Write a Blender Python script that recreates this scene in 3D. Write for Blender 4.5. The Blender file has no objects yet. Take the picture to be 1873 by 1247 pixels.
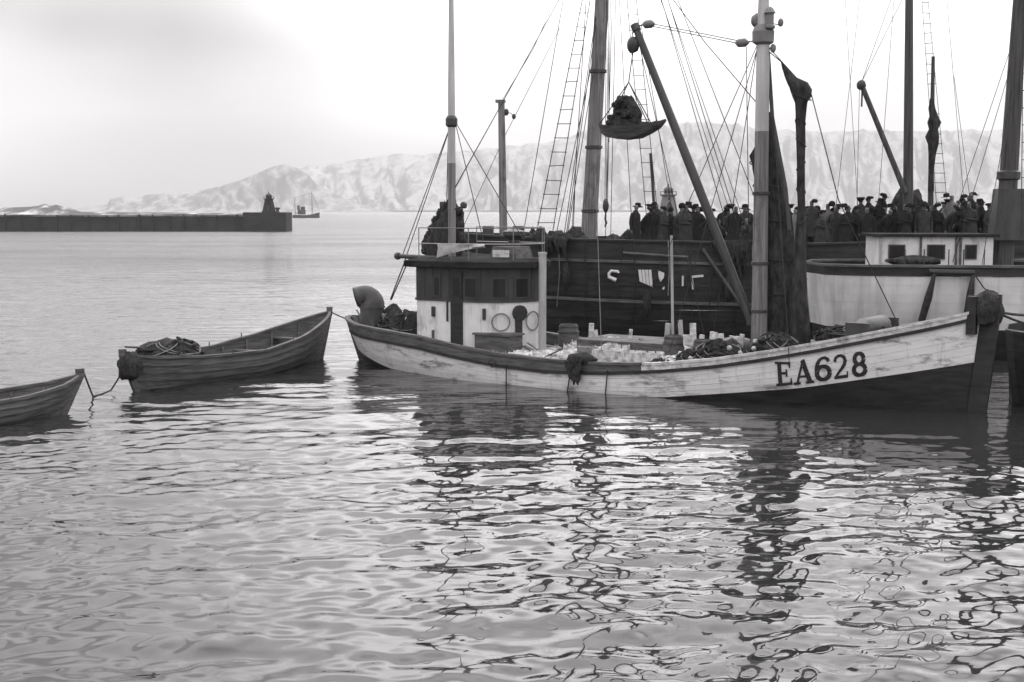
import bpy, bmesh, math, random
import numpy as np
from mathutils import Vector, Matrix, noise as mnoise

random.seed(7); np.random.seed(7)
SC = bpy.context.scene
COL = SC.collection
R = math.radians

# ------------------------------------------------------------------ camera
CAM_H = 4.2
F_PX = 2440.0
PITCH = math.atan(238.0 / F_PX)
cd = bpy.data.cameras.new('camera'); cam = bpy.data.objects.new('camera', cd); COL.objects.link(cam)
cam.location = (0, 0, CAM_H); cam.rotation_euler = (math.pi / 2 - PITCH, 0, 0)
cd.sensor_width = 36.0; cd.lens = 36.0 * F_PX / 1873.0
cd.clip_start = 0.1; cd.clip_end = 40000
SC.camera = cam

# ------------------------------------------------------------------ sky, sun, exposure
SUN_EL, SUN_AZ = R(45), R(17)          # veiled sun ahead of the camera, above the frame
w = bpy.data.worlds.new('World'); SC.world = w; w.use_nodes = True
nt = w.node_tree; N = nt.nodes; L = nt.links
bg = N['Background']; bg.inputs['Strength'].default_value = 0.1
sky = N.new('ShaderNodeTexSky'); sky.sky_type = 'NISHITA'; sky.sun_disc = False
sky.sun_elevation = SUN_EL; sky.sun_rotation = SUN_AZ; sky.dust_density = 4.0; sky.air_density = 1.0
bw = N.new('ShaderNodeRGBToBW'); L.new(sky.outputs[0], bw.inputs[0])
tc = N.new('ShaderNodeTexCoord'); mp = N.new('ShaderNodeMapping'); mp.inputs['Scale'].default_value = (1.6, 1.6, 3.2)
mp.inputs['Location'].default_value = (4.1172, -1.1453, -1.0813)
L.new(tc.outputs['Generated'], mp.inputs['Vector'])
nz = N.new('ShaderNodeTexNoise'); nz.inputs['Scale'].default_value = 1.3; nz.inputs['Detail'].default_value = 2.5
nz.inputs['Roughness'].default_value = 0.5
L.new(mp.outputs[0], nz.inputs['Vector'])
mr = N.new('ShaderNodeMapRange'); mr.inputs[1].default_value = 0.29; mr.inputs[2].default_value = 0.65
mr.inputs[3].default_value = 0.10; mr.inputs[4].default_value = 1.12
L.new(nz.outputs['Fac'], mr.inputs[0])
ovc = N.new('ShaderNodeMix'); ovc.data_type = 'FLOAT'; ovc.inputs[0].default_value = 0.42   # high overcast, brighter towards the zenith
L.new(bw.outputs[0], ovc.inputs[2])
sx = N.new('ShaderNodeSeparateXYZ'); L.new(tc.outputs['Generated'], sx.inputs[0])
cl = N.new('ShaderNodeClamp'); L.new(sx.outputs['Z'], cl.inputs[0])
og = N.new('ShaderNodeMath'); og.operation = 'MULTIPLY_ADD'; L.new(cl.outputs[0], og.inputs[0])
og.inputs[1].default_value = 29.0; og.inputs[2].default_value = 6.6; L.new(og.outputs[0], ovc.inputs[3])
mu = N.new('ShaderNodeMath'); mu.operation = 'MULTIPLY'
L.new(ovc.outputs[0], mu.inputs[0]); L.new(mr.outputs[0], mu.inputs[1])
cc = N.new('ShaderNodeCombineColor')                                    # faint warm tone of the print's silver greys
for ch, f_ in ((0, 1.0), (1, 0.972), (2, 0.985)):
    q = N.new('ShaderNodeMath'); q.operation = 'MULTIPLY'; q.inputs[1].default_value = f_; L.new(mu.outputs[0], q.inputs[0]); L.new(q.outputs[0], cc.inputs[ch])
L.new(cc.outputs[0], bg.inputs['Color'])

sd = bpy.data.lights.new('sun', 'SUN'); sun = bpy.data.objects.new('sun', sd); COL.objects.link(sun)
sd.energy = 0.5; sd.angle = R(72); sd.color = (1.0, 0.98, 0.98)
sv = Vector((math.sin(SUN_AZ) * math.cos(SUN_EL), math.cos(SUN_AZ) * math.cos(SUN_EL), math.sin(SUN_EL)))
sun.rotation_euler = (-sv).to_track_quat('-Z', 'Y').to_euler()
SC.view_settings.view_transform = 'Standard'; SC.view_settings.look = 'None'
SC.view_settings.gamma = 1.0; SC.view_settings.exposure = 1.25; SC.view_settings.use_curve_mapping = False
SC.cycles.volume_bounces = 1

# ------------------------------------------------------------------ helpers
_FW = Vector((0, math.cos(PITCH), -math.sin(PITCH))); _UP = Vector((0, math.sin(PITCH), math.cos(PITCH)))
def ray(px, py):
    return _FW + Vector((1, 0, 0)) * ((px - 936.5) / F_PX) + _UP * ((623.5 - py) / F_PX)
def P(px, py, D):
    """the place D metres out from the quay that the sight line px, py meets"""
    d = ray(px, py); return Vector((0, 0, CAM_H)) + d * (D / d.y)
def W(px, py):
    d = ray(px, py); return Vector((0, 0, CAM_H)) + d * (CAM_H / -d.z)
def proj(v):
    q = Vector(v) - Vector((0, 0, CAM_H)); z = q.dot(_FW)
    return 936.5 + F_PX * q.x / z, 623.5 - F_PX * q.dot(_UP) / z

def tag(o, label=None, cat=None, group=None, kind=None):
    if label: o['label'] = label
    if cat: o['category'] = cat
    if group: o['group'] = group
    if kind: o['kind'] = kind
    return o
def empty(name, loc=(0, 0, 0), rz=0.0, label=None, cat=None, group=None):
    o = bpy.data.objects.new(name, None); COL.objects.link(o)
    o.location = loc; o.rotation_euler = (0, 0, rz); o.empty_display_size = 0.2
    return tag(o, label, cat, group)
def link_mesh(name, me, mat, parent=None):
    o = bpy.data.objects.new(name, me); COL.objects.link(o)
    if mat is not None and not me.materials:
        for m in (mat if isinstance(mat, (list, tuple)) else [mat]): me.materials.append(m)
    if parent is not None: o.parent = parent
    return o
def copy_tree(o, parent=None):
    c = o.copy(); COL.objects.link(c); c.parent = parent
    for ch in list(o.children): copy_tree(ch, c)
    return c

class MB:
    def __init__(s): s.v = []; s.f = []; s.mi = []
    def add(s, vs, fs, mi=0):
        b = len(s.v); s.v += [tuple(p) for p in vs]
        s.f += [tuple(b + i for i in f) for f in fs]; s.mi += [mi] * len(fs); return s
    def box(s, c, size, rot=None, taper=1.0):
        hx, hy, hz = size[0] / 2, size[1] / 2, size[2] / 2
        vs = []
        for z in (-hz, hz):
            k = taper if z > 0 else 1.0
            for x, y in ((-hx, -hy), (hx, -hy), (hx, hy), (-hx, hy)):
                q = Vector((x * k, y * k, z))
                if rot is not None: q = rot @ q
                vs.append(q + Vector(c))
        return s.add(vs, [(3, 2, 1, 0), (4, 5, 6, 7), (0, 1, 5, 4), (1, 2, 6, 5), (2, 3, 7, 6), (3, 0, 4, 7)])
    def tube(s, pts, r, n=6, caps=True, mi=0):
        pts = [Vector(p) for p in pts]; m = len(pts)
        rs = r if isinstance(r, (list, tuple)) else [r] * m
        vs = []; up = None
        for i, p in enumerate(pts):
            t = (pts[min(i + 1, m - 1)] - pts[max(i - 1, 0)]).normalized()
            if up is None:
                a = Vector((0, 0, 1)) if abs(t.z) < 0.9 else Vector((1, 0, 0))
                up = t.cross(a).normalized()
            else:
                up = (up - t * up.dot(t)).normalized()
            w_ = t.cross(up)
            for k in range(n):
                an = 2 * math.pi * k / n
                vs.append(p + (up * math.cos(an) + w_ * math.sin(an)) * rs[i])
        fs = []
        for i in range(m - 1):
            for k in range(n):
                a, b = i * n + k, i * n + (k + 1) % n
                fs.append((a, b, b + n, a + n))
        if caps: fs.append(tuple(range(n - 1, -1, -1))); fs.append(tuple((m - 1) * n + k for k in range(n)))
        return s.add(vs, fs, mi)
    def loft(s, rings, caps=True, closed=True, mi=0):
        n = len(rings[0]); vs = [p for r_ in rings for p in r_]; fs = []
        for i in range(len(rings) - 1):
            for k in range(n if closed else n - 1):
                a, b = i * n + k, i * n + (k + 1) % n
                fs.append((a, b, b + n, a + n))
        if caps and closed:
            fs.append(tuple(range(n - 1, -1, -1))); fs.append(tuple((len(rings) - 1) * n + k for k in range(n)))
        return s.add(vs, fs, mi)
    def grid(s, rows, mi=0): return s.loft(rows, caps=False, closed=False, mi=mi)
    def slab(s, outer, inner):
        """closed thin shell between two grids of the same size"""
        nr, nc = len(outer), len(outer[0])
        vs = [p for r_ in outer for p in r_] + [p for r_ in inner for p in r_]; o2 = nr * nc; fs = []
        for i in range(nr - 1):
            for k in range(nc - 1):
                a = i * nc + k
                fs.append((a, a + 1, a + nc + 1, a + nc)); fs.append((o2 + a, o2 + a + nc, o2 + a + nc + 1, o2 + a + 1))
        for k in range(nc - 1):
            fs.append((k, o2 + k, o2 + k + 1, k + 1)); a = (nr - 1) * nc + k
            fs.append((a, a + 1, o2 + a + 1, o2 + a))
        for i in range(nr - 1):
            a = i * nc; fs.append((a, a + nc, o2 + a + nc, o2 + a)); a += nc - 1
            fs.append((a, o2 + a, o2 + a + nc, a + nc))
        return s.add(vs, fs)
    def prism(s, poly, z0, z1):
        n = len(poly)
        return s.loft([[(x, y, z0) for x, y in poly], [(x, y, z1) for x, y in poly]])
    def lathe(s, c, prof, n=14, axis=None):
        c = Vector(c); rot = axis.to_track_quat('Z', 'Y').to_matrix() if axis is not None else Matrix.Identity(3)
        rings = []
        for r_, z in prof:
            rings.append([c + rot @ Vector((r_ * math.cos(2 * math.pi * k / n), r_ * math.sin(2 * math.pi * k / n), z)) for k in range(n)])
        return s.loft(rings)
    def lump(s, c, size, seed=0, n=14, m=9, amp=0.25, fr=1.6):
        c = Vector(c); rings = []
        for i in range(m + 1):
            th = math.pi * (0.02 + 0.96 * i / m); ring = []
            for k in range(n):
                ph = 2 * math.pi * k / n
                d = Vector((math.sin(th) * math.cos(ph), math.sin(th) * math.sin(ph), math.cos(th)))
                g = 1 + amp * mnoise.noise(d * fr + Vector((seed * 3.1, seed, 0))) + 0.4 * amp * mnoise.noise(d * fr * 3.3 + Vector((seed, 0, seed)))
                ring.append(c + Vector((d.x * size[0], d.y * size[1], d.z * size[2])) * g)
            rings.append(ring)
        return s.loft(rings[::-1])
    def mesh(s, name, smooth=False):
        me = bpy.data.meshes.new(name); me.from_pydata(s.v, [], s.f); me.update()
        bm = bmesh.new(); bm.from_mesh(me); bmesh.ops.recalc_face_normals(bm, faces=bm.faces); bm.to_mesh(me); bm.free()
        if any(s.mi): me.polygons.foreach_set('material_index', s.mi)
        if smooth:
            me.polygons.foreach_set('use_smooth', [True] * len(me.polygons))
            try: me.set_sharp_from_angle(angle=R(40))
            except Exception: pass
        return me
    def build(s, name, mat, parent=None, smooth=False):
        return link_mesh(name, s.mesh(name, smooth), mat, parent)

# ------------------------------------------------------------------ materials (a black and white world: greys only)
def g3(v): return (v, v * 0.99, v * 0.995, 1)
def mat(name, lo, hi, scale=3.0, stretch=(1, 1, 1), rough=0.7, bump=0.3, spec=0.3, detail=6, dirt=None, drip=None, contrast=(0.35, 0.65)):
    m = bpy.data.materials.new(name); m.use_nodes = True
    n = m.node_tree.nodes; l = m.node_tree.links; b = n['Principled BSDF']
    t = n.new('ShaderNodeTexCoord'); mp_ = n.new('ShaderNodeMapping'); mp_.inputs['Scale'].default_value = stretch
    l.new(t.outputs['Object'], mp_.inputs['Vector'])
    no = n.new('ShaderNodeTexNoise'); no.inputs['Scale'].default_value = scale; no.inputs['Detail'].default_value = detail
    no.inputs['Roughness'].default_value = 0.62
    l.new(mp_.outputs[0], no.inputs['Vector'])
    rp = n.new('ShaderNodeMapRange'); rp.inputs[1].default_value = contrast[0]; rp.inputs[2].default_value = contrast[1]
    rp.inputs[3].default_value = 0; rp.inputs[4].default_value = 1
    l.new(no.outputs['Fac'], rp.inputs[0])
    mx = n.new('ShaderNodeMix'); mx.data_type = 'RGBA'; mx.inputs[6].default_value = g3(lo); mx.inputs[7].default_value = g3(hi)
    l.new(rp.outputs[0], mx.inputs[0]); col = mx.outputs[2]
    def over(prev, sc, st, a, b_, amount, value):
        q = n.new('ShaderNodeMapping'); q.inputs['Scale'].default_value = st; l.new(t.outputs['Object'], q.inputs['Vector'])
        z = n.new('ShaderNodeTexNoise'); z.inputs['Scale'].default_value = sc; z.inputs['Detail'].default_value = 7; z.inputs['Roughness'].default_value = 0.7
        l.new(q.outputs[0], z.inputs['Vector'])
        r2 = n.new('ShaderNodeMapRange'); r2.inputs[1].default_value = a; r2.inputs[2].default_value = b_
        r2.inputs[3].default_value = 0; r2.inputs[4].default_value = amount; l.new(z.outputs['Fac'], r2.inputs[0])
        x = n.new('ShaderNodeMix'); x.data_type = 'RGBA'; l.new(prev, x.inputs[6]); x.inputs[7].default_value = g3(value); l.new(r2.outputs[0], x.inputs[0])
        return x.outputs[2]
    if dirt: col = over(col, dirt[0], dirt[1], dirt[2], dirt[3], dirt[4], dirt[5])
    if drip: col = over(col, drip[0], drip[1], drip[2], drip[3], drip[4], drip[5])
    l.new(col, b.inputs['Base Color'])
    b.inputs['Roughness'].default_value = rough; b.inputs['Specular IOR Level'].default_value = spec
    if bump:
        bp = n.new('ShaderNodeBump'); bp.inputs['Strength'].default_value = bump; bp.inputs['Distance'].default_value = 0.02
        l.new(no.outputs['Fac'], bp.inputs['Height']); l.new(bp.outputs[0], b.inputs['Normal'])
    return m
M = {}
M['white_hull'] = mat('white_hull_paint', 0.66, 0.80, 2.2, (0.6, 1, 3), 0.55, 0.15, 0.4,
                      dirt=(2.3, (0.5, 1, 1.9), 0.53, 0.66, 0.85, 0.12), drip=(1.6, (3.4, 1, 0.5), 0.56, 0.72, 0.5, 0.2))
M['white_ship'] = mat('white_ship_paint', 0.55, 0.68, 1.2, (1, 1, 1), 0.5, 0.1, 0.4, dirt=(0.7, (3.0, 1, 0.12), 0.5, 0.7, 0.6, 0.2))
M['white_house'] = mat('white_house_paint', 0.60, 0.74, 2.0, (1, 1, 1), 0.5, 0.1, 0.4, dirt=(2.2, (1, 1, .6), 0.55, 0.72, 0.7, 0.18), drip=(3.0, (2.5, 2.5, .3), 0.56, 0.72, 0.6, 0.2))
M['white_wood'] = mat('white_washed_wood', 0.40, 0.7, 4.0, (1, 1, 3), 0.7, 0.2, dirt=(5.0, (1, 1, 1), 0.48, 0.66, 0.8, 0.13))
M['tar'] = mat('tarred_wood', 0.014, 0.035, 3.0, (0.5, 1, 3), 0.55, 0.4, 0.35)
M['dark_hull'] = mat('dark_ship_hull', 0.016, 0.045, 1.5, (0.5, 1, 4), 0.6, 0.5, 0.3, dirt=(1.1, (1, 1, .5), 0.55, 0.75, 0.5, 0.085))
M['dark_wood'] = mat('dark_varnished_wood', 0.028, 0.055, 4.0, (1, 1, 0.3), 0.5, 0.3, 0.4)
M['worn_wood'] = mat('worn_grey_wood', 0.055, 0.13, 5.0, (0.4, 1, 3), 0.75, 0.4)
M['row_wood'] = mat('tarred_boat_planking', 0.05, 0.13, 4.0, (0.35, 1.2, 5), 0.6, 0.4, 0.35)
M['deck'] = mat('wet_deck_planks', 0.05, 0.11, 4.0, (0.3, 3, 1), 0.45, 0.3, 0.5)
M['mast_grey'] = mat('weathered_mast', 0.10, 0.25, 5.0, (3, 3, 0.12), 0.75, 0.6, dirt=(2.5, (1, 1, .5), 0.52, 0.68, 0.7, 0.06))
M['mast_dark'] = mat('dark_oiled_mast', 0.03, 0.09, 5.0, (3, 3, 0.12), 0.65, 0.6)
M['mast_white'] = mat('white_painted_mast', 0.36, 0.52, 3.0, (2, 2, 0.2), 0.6, 0.2)
M['rope'] = mat('tarred_rope', 0.02, 0.05, 8.0, (1, 1, 1), 0.9, 0)
M['rope_light'] = mat('hemp_rope', 0.14, 0.24, 8.0, (1, 1, 1), 0.9, 0)
M['iron'] = mat('dark_iron', 0.02, 0.05, 5.0, (1, 1, 1), 0.5, 0.2, 0.5)
M['sail'] = mat('dark_barked_sailcloth', 0.02, 0.06, 4.0, (2, 2, 0.8), 0.9, 1.0, 0.1)
M['net'] = mat('tarred_net', 0.018, 0.055, 14.0, (1, 1, 1), 0.95, 0.9, 0.1)
M['canvas'] = mat('pale_canvas', 0.3, 0.5, 3.0, (1, 1, 1), 0.9, 0.4)
M['grey_metal'] = mat('grey_painted_metal', 0.13, 0.18, 3.0, (1, 1, .5), 0.55, 0.15, 0.4)
M['light_metal'] = mat('light_grey_pipe', 0.28, 0.42, 3.0, (1, 1, .4), 0.6, 0.15, 0.4)
M['roof_tar'] = mat('tarred_roof_canvas', 0.015, 0.035, 3.0, (1, 1, 1), 0.95, 0.3, 0.05)
M['vent'] = mat('dull_grey_vent', 0.06, 0.10, 3.0, (1, 1, .5), 0.7, 0.2, 0.3, dirt=(3.0, (1, 1, .4), 0.5, 0.7, 0.7, 0.03))
M['stone_top'] = mat('frosted_coping', 0.07, 0.30, 0.15, (1, 1, 1), 0.95, 0.3, 0.1)
M['paint_black'] = mat('black_letter_paint', 0.015, 0.035, 9.0, (1, 1, 1), 0.6, 0.1, dirt=(14.0, (1, 1, 1), 0.6, 0.68, 0.7, 0.3))
M['fish'] = mat('silver_fish', 0.25, 0.75, 9.0, (1, 1, 1), 0.3, 0.1, 0.6)
M['stone'] = mat('dark_pier_stone', 0.03, 0.05, 0.25, (1, 1, 2), 0.9, 0.6, 0.2, dirt=(0.12, (1, 1, 0.6), 0.5, 0.7, 0.6, 0.035))
M['snow'] = mat('lying_snow', 0.5, 0.7, 0.3, (1, 1, 1), 0.9, 0.2)
M['coat'] = mat('dark_wool_coat', 0.016, 0.03, 6.0, (1, 1, 1), 0.95, 0.3, 0.1)
M['coat_grey'] = mat('grey_wool_coat', 0.03, 0.055, 6.0, (1, 1, 1), 0.95, 0.3, 0.1)
M['coat_light'] = mat('light_oilskin_coat', 0.12, 0.18, 6.0, (1, 1, 1), 0.8, 0.3, 0.1)
M['skin'] = mat('skin', 0.09, 0.14, 6.0, (1, 1, 1), 0.6, 0.05, 0.3)
M['hat'] = mat('dark_felt', 0.01, 0.022, 8.0, (1, 1, 1), 0.95, 0.2, 0.1)
M['far_dark'] = mat('far_ship_paint', 0.05, 0.08, 0.4, (1, 1, 1), 0.7, 0.1)
def glass(name):
    m = bpy.data.materials.new(name); m.use_nodes = True; b = m.node_tree.nodes['Principled BSDF']
    b.inputs['Base Color'].default_value = g3(0.012); b.inputs['Roughness'].default_value = 0.2; b.inputs['Specular IOR Level'].default_value = 0.3
    return m
M['glass'] = glass('dark_window_glass')

# ------------------------------------------------------------------ water
def water_material():
    m = bpy.data.materials.new('harbour_water'); m.use_nodes = True
    n = m.node_tree.nodes; l = m.node_tree.links; b = n['Principled BSDF']
    b.inputs['Base Color'].default_value = g3(0.022); b.inputs['Roughness'].default_value = 0.04
    b.inputs['IOR'].default_value = 1.333; b.inputs['Specular IOR Level'].default_value = 0.5
    t = n.new('ShaderNodeTexCoord')
    def nz_(sc, st, det, ro=0.55):
        q = n.new('ShaderNodeMapping'); q.inputs['Scale'].default_value = st; q.inputs['Rotation'].default_value = (0, 0, R(8)); l.new(t.outputs['Object'], q.inputs['Vector'])
        z = n.new('ShaderNodeTexNoise'); z.inputs['Scale'].default_value = sc; z.inputs['Detail'].default_value = det; z.inputs['Roughness'].default_value = ro
        l.new(q.outputs[0], z.inputs['Vector']); return z.outputs['Fac']
    patch = nz_(0.035, (0.5, 1.4, 1), 3)                       # cat's-paws of breeze and slicks between them
    pr = n.new('ShaderNodeMapRange'); pr.inputs[1].default_value = 0.42; pr.inputs[2].default_value = 0.62; pr.inputs[3].default_value = 0.12; pr.inputs[4].default_value = 1.0
    l.new(patch, pr.inputs[0])
    small = nz_(2.6, (0.55, 1.25, 1), 3)
    mid = nz_(0.55, (0.45, 1.3, 1), 4)
    # short ripples only far out, where the swell mesh no longer carries them
    sep = n.new('ShaderNodeSeparateXYZ'); l.new(t.outputs['Object'], sep.inputs[0])
    fr = n.new('ShaderNodeMapRange'); fr.inputs[1].default_value = 24; fr.inputs[2].default_value = 150; fr.inputs[3].default_value = 0.14; fr.inputs[4].default_value = 5.0
    l.new(sep.outputs['Y'], fr.inputs[0])
    a1 = n.new('ShaderNodeMath'); a1.operation = 'MULTIPLY'; l.new(pr.outputs[0], a1.inputs[0]); l.new(fr.outputs[0], a1.inputs[1])
    a2 = n.new('ShaderNodeMath'); a2.operation = 'MULTIPLY'; l.new(a1.outputs[0], a2.inputs[0]); l.new(small, a2.inputs[1])
    a3 = n.new('ShaderNodeMath'); a3.operation = 'MULTIPLY'; l.new(fr.outputs[0], a3.inputs[0]); l.new(mid, a3.inputs[1])
    a4 = n.new('ShaderNodeMath'); a4.operation = 'MULTIPLY_ADD'; l.new(a3.outputs[0], a4.inputs[0]); a4.inputs[1].default_value = 2.2; l.new(a2.outputs[0], a4.inputs[2])
    rr = n.new('ShaderNodeMapRange'); rr.inputs[1].default_value = 40; rr.inputs[2].default_value = 230; rr.inputs[3].default_value = 0.035; rr.inputs[4].default_value = 0.27
    l.new(sep.outputs['Y'], rr.inputs[0]); l.new(rr.outputs[0], b.inputs['Roughness'])      # breeze outside the harbour mouth
    bp = n.new('ShaderNodeBump'); bp.inputs['Strength'].default_value = 0.8; bp.inputs['Distance'].default_value = 0.11
    l.new(a4.outputs[0], bp.inputs['Height']); l.new(bp.outputs[0], b.inputs['Normal'])
    return m
def build_water():
    NR, NC = 1050, 860
    Y0, Y1 = 7.0, 110.0
    ys = Y0 * (Y1 / Y0) ** (np.arange(NR) / (NR - 1))
    us = np.linspace(-1, 1, NC)
    Yg = np.repeat(ys[:, None], NC, 1); Xg = us[None, :] * (8 + 0.47 * Yg)
    dy = Yg * math.log(Y1 / Y0) / (NR - 1)
    rng = np.random.RandomState(11)
    Z = np.zeros_like(Yg)
    def lowf(sc, sd, n=7):
        r2 = np.random.RandomState(sd); o = np.zeros_like(Yg)
        for _ in range(n):
            a = r2.uniform(0, 2 * np.pi); k = sc * r2.uniform(0.5, 1.6)
            o += np.sin(Xg * np.cos(a) * k * 0.6 + Yg * np.sin(a) * k + r2.uniform(0, 6.28))
        return o / math.sqrt(n / 2)
    pm = 0.5 + 0.5 * np.tanh(1.1 * lowf(0.28, 3))
    calm = 0.45 + 0.75 * pm
    side = 0.72 + 0.28 / (1 + np.exp(-(Xg + 0.4) / 1.6))
    LF = [lowf(0.5, 50 + i, 4) for i in range(6)]
    nw = 120
    for i in range(nw):
        lam = 0.26 * (4.2 / 0.26) ** ((i + rng.uniform()) / nw)
        th = math.pi / 2 + rng.normal(0, 0.95 if lam < 0.85 else 0.42) + 0.12
        k = 2 * np.pi / lam; ph = rng.uniform(0, 6.28)
        sl = (0.0205 if lam < 0.75 else 0.0115 if lam < 1.3 else 0.0062) * rng.uniform(0.5, 1.4)
        A = sl * lam / (2 * np.pi)
        fade = np.clip((lam / dy - 3.0) / 3.0, 0, 1)
        wmod = calm * side if lam < 0.85 else (0.9 + 1.6 * (1 - side)) if lam < 2.2 else 0.9
        arg = k * (Xg * math.cos(th) + Yg * math.sin(th)) + ph
        arg = arg + 0.5 * LF[i % 6]
        Z += A * fade * wmod * np.sin(arg)
    # the hull shelters the water close in under the bow
    q0, q1 = np.array([3.5, 30.5]), np.array([14.0, 27.0]); dv = q1 - q0
    tt = np.clip(((Xg - q0[0]) * dv[0] + (Yg - q0[1]) * dv[1]) / (dv @ dv), 0, 1)
    ds = np.hypot(Xg - q0[0] - tt * dv[0], Yg - q0[1] - tt * dv[1])
    Z *= 0.35 + 0.65 * np.clip((ds - 2.0) / 6.0, 0, 1) ** 1.2
    edge = np.clip((1 - np.abs(us)) / 0.06, 0, 1)[None, :] * np.clip((Y1 - Yg) / 40, 0, 1) * np.clip((Yg - Y0) / 1.5, 0, 1)
    Z *= edge * (1.0 - 0.4 * np.clip((Yg - 40) / 100, 0, 1))
    co = np.stack([Xg, Yg, Z], -1).reshape(-1, 3)
    far = 9300.0
    ext = np.array([[-far, -60, 0], [far, -60, 0], [far, far, 0], [-far, far, 0]], float)
    idx = np.arange(NR * NC).reshape(NR, NC)
    q = np.stack([idx[:-1, :-1], idx[:-1, 1:], idx[1:, 1:], idx[1:, :-1]], -1).reshape(-1, 4)
    me = bpy.data.meshes.new('water')
    nv = NR * NC; c00, c01, c10, c11 = idx[0, 0], idx[0, -1], idx[-1, 0], idx[-1, -1]
    xq = np.array([[nv, nv + 1, c01, c00], [nv + 1, nv + 2, c11, c01], [nv + 2, nv + 3, c10, c11], [nv + 3, nv, c00, c10]])
    q = np.concatenate([q, xq]); co = np.concatenate([co, ext])
    me.vertices.add(len(co)); me.vertices.foreach_set('co', co.ravel())
    me.loops.add(q.size); me.loops.foreach_set('vertex_index', q.ravel().astype(np.int32))
    me.polygons.add(len(q)); me.polygons.foreach_set('loop_start', np.arange(0, q.size, 4, dtype=np.int32))
    sm = np.ones(len(q), bool); sm[-4:] = False
    me.update(calc_edges=True); me.validate()
    me.polygons.foreach_set('use_smooth', sm)
    o = link_mesh('water', me, water_material()); tag(o, 'rippled grey harbour water around the moored boats', kind='structure')
build_water()

# ------------------------------------------------------------------ far land
def interp(tab, x):
    xs = [a for a, _ in tab]; return float(np.interp(x, xs, [b for _, b in tab]))
def fbm(x, y, z=0.0, o=5):
    return mnoise.fractal(Vector((x, y, z)), 0.9, 2.1, o)
def land_material(name, snow_lo, rock, amount, sc):
    m = bpy.data.materials.new(name); m.use_nodes = True
    n = m.node_tree.nodes; l = m.node_tree.links; b = n['Principled BSDF']; b.inputs['Roughness'].default_value = 0.95
    b.inputs['Specular IOR Level'].default_value = 0.05
    t = n.new('ShaderNodeTexCoord'); ge = n.new('ShaderNodeNewGeometry')
    q = n.new('ShaderNodeMapping'); q.inputs['Scale'].default_value = (sc, sc * 0.4, sc * 0.35); l.new(t.outputs['Object'], q.inputs['Vector'])
    z = n.new('ShaderNodeTexNoise'); z.inputs['Scale'].default_value = 1.0; z.inputs['Detail'].default_value = 8; z.inputs['Roughness'].default_value = 0.68
    z.inputs['Distortion'].default_value = 0.6
    l.new(q.outputs[0], z.inputs['Vector'])
    sp = n.new('ShaderNodeSeparateXYZ'); l.new(ge.outputs['Normal'], sp.inputs[0])
    ad = n.new('ShaderNodeMath'); ad.operation = 'MULTIPLY_ADD'; l.new(sp.outputs['Z'], ad.inputs[0]); ad.inputs[1].default_value = -0.35; l.new(z.outputs['Fac'], ad.inputs[2])
    rp = n.new('ShaderNodeMapRange'); rp.inputs[1].default_value = amount - 0.07; rp.inputs[2].default_value = amount + 0.09
    l.new(ad.outputs[0], rp.inputs[0])
    mx = n.new('ShaderNodeMix'); mx.data_type = 'RGBA'; mx.inputs[6].default_value = g3(snow_lo); mx.inputs[7].default_value = g3(rock)
    l.new(rp.outputs[0], mx.inputs[0]); l.new(mx.outputs[2], b.inputs['Base Color'])
    return m
def ridge_land(name, label, tab, d0, d1, x0, x1, nx, ny, m, gully=0.0, gscale=1.0, back=0.4):
    """hillside rising from the shore at d0 metres to its crest at d1, crest heights taken from the tabled skyline"""
    rows = []
    for j in range(ny + 1):
        v = j / ny; row = []
        for i in range(nx + 1):
            px = x0 + (x1 - x0) * i / nx; a = (px - 936.5) / F_PX
            hpx = max(0.0, 386 - interp(tab, px))
            Hh = hpx / F_PX * d1
            if v <= 0.8:
                s_ = v / 0.8; d = d0 + (d1 - d0) * s_
                prof = 0.55 * s_ ** 1.5 + 0.45 * (1 / (1 + math.exp(-(s_ - 0.62) * 9)) - 0.004)
                prof = min(1, prof / 0.985)
            else:
                s_ = 1.0; d = d1 + (d1 - d0) * back * (v - 0.8) / 0.2; prof = 1 - 0.25 * (v - 0.8) / 0.2
            z = Hh * prof
            if gully:
                wob = fbm(a * 9 * gscale, s_ * 1.4, 3.0, 3) * 0.5
                g = 1 - abs(2 * ((a * 26 * gscale + wob * 2.2) % 1) - 1)
                g2 = abs(mnoise.noise(Vector((a * 60 * gscale + wob * 3, s_ * 2.0, 1))))
                env = math.sin(math.pi * min(1, s_ * 0.96)) ** 0.7 if v <= 0.8 else 0
                z -= gully * Hh * env * (0.5 * g + 0.7 * g2)
                z += 0.02 * Hh * fbm(a * 40, s_ * 5, 7.0, 4)
            row.append((a * d, d, max(z, -0.4) if v > 0 else -0.4))
        rows.append(row)
    o = MB().grid(rows).build(name, m, None, smooth=True)
    return tag(o, label, kind='structure')
ESJA = [(-400, 386), (150, 386), (205, 372), (260, 360), (340, 352), (400, 345), (450, 328), (500, 312), (545, 302), (600, 300), (640, 292), (690, 283), (740, 280), (800, 278), (850, 275),
        (900, 268), (950, 263), (1000, 257), (1040, 247), (1070, 236), (1150, 228), (1230, 222), (1290, 220), (1340, 224), (1390, 232), (1450, 236), (1500, 238), (1600, 236), (1700, 235), (1900, 236), (2100, 250), (2600, 300), (2900, 386)]
ridge_land('mountain', 'long snow streaked mountain ridge beyond the bay', ESJA, 5000, 6400, -300, 2700, 900, 44,
           land_material('snowy_mountain', 0.35, 0.11, 0.19, 0.017), 0.22, 1.8)
HEAD = [(100, 386), (200, 372), (206, 362), (225, 357), (250, 355), (300, 353), (340, 351), (380, 344), (410, 337), (440, 328), (470, 316), (495, 304), (515, 299), (532, 300), (548, 305), (566, 316), (580, 334), (604, 348), (640, 364), (680, 378), (720, 386)]
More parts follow.
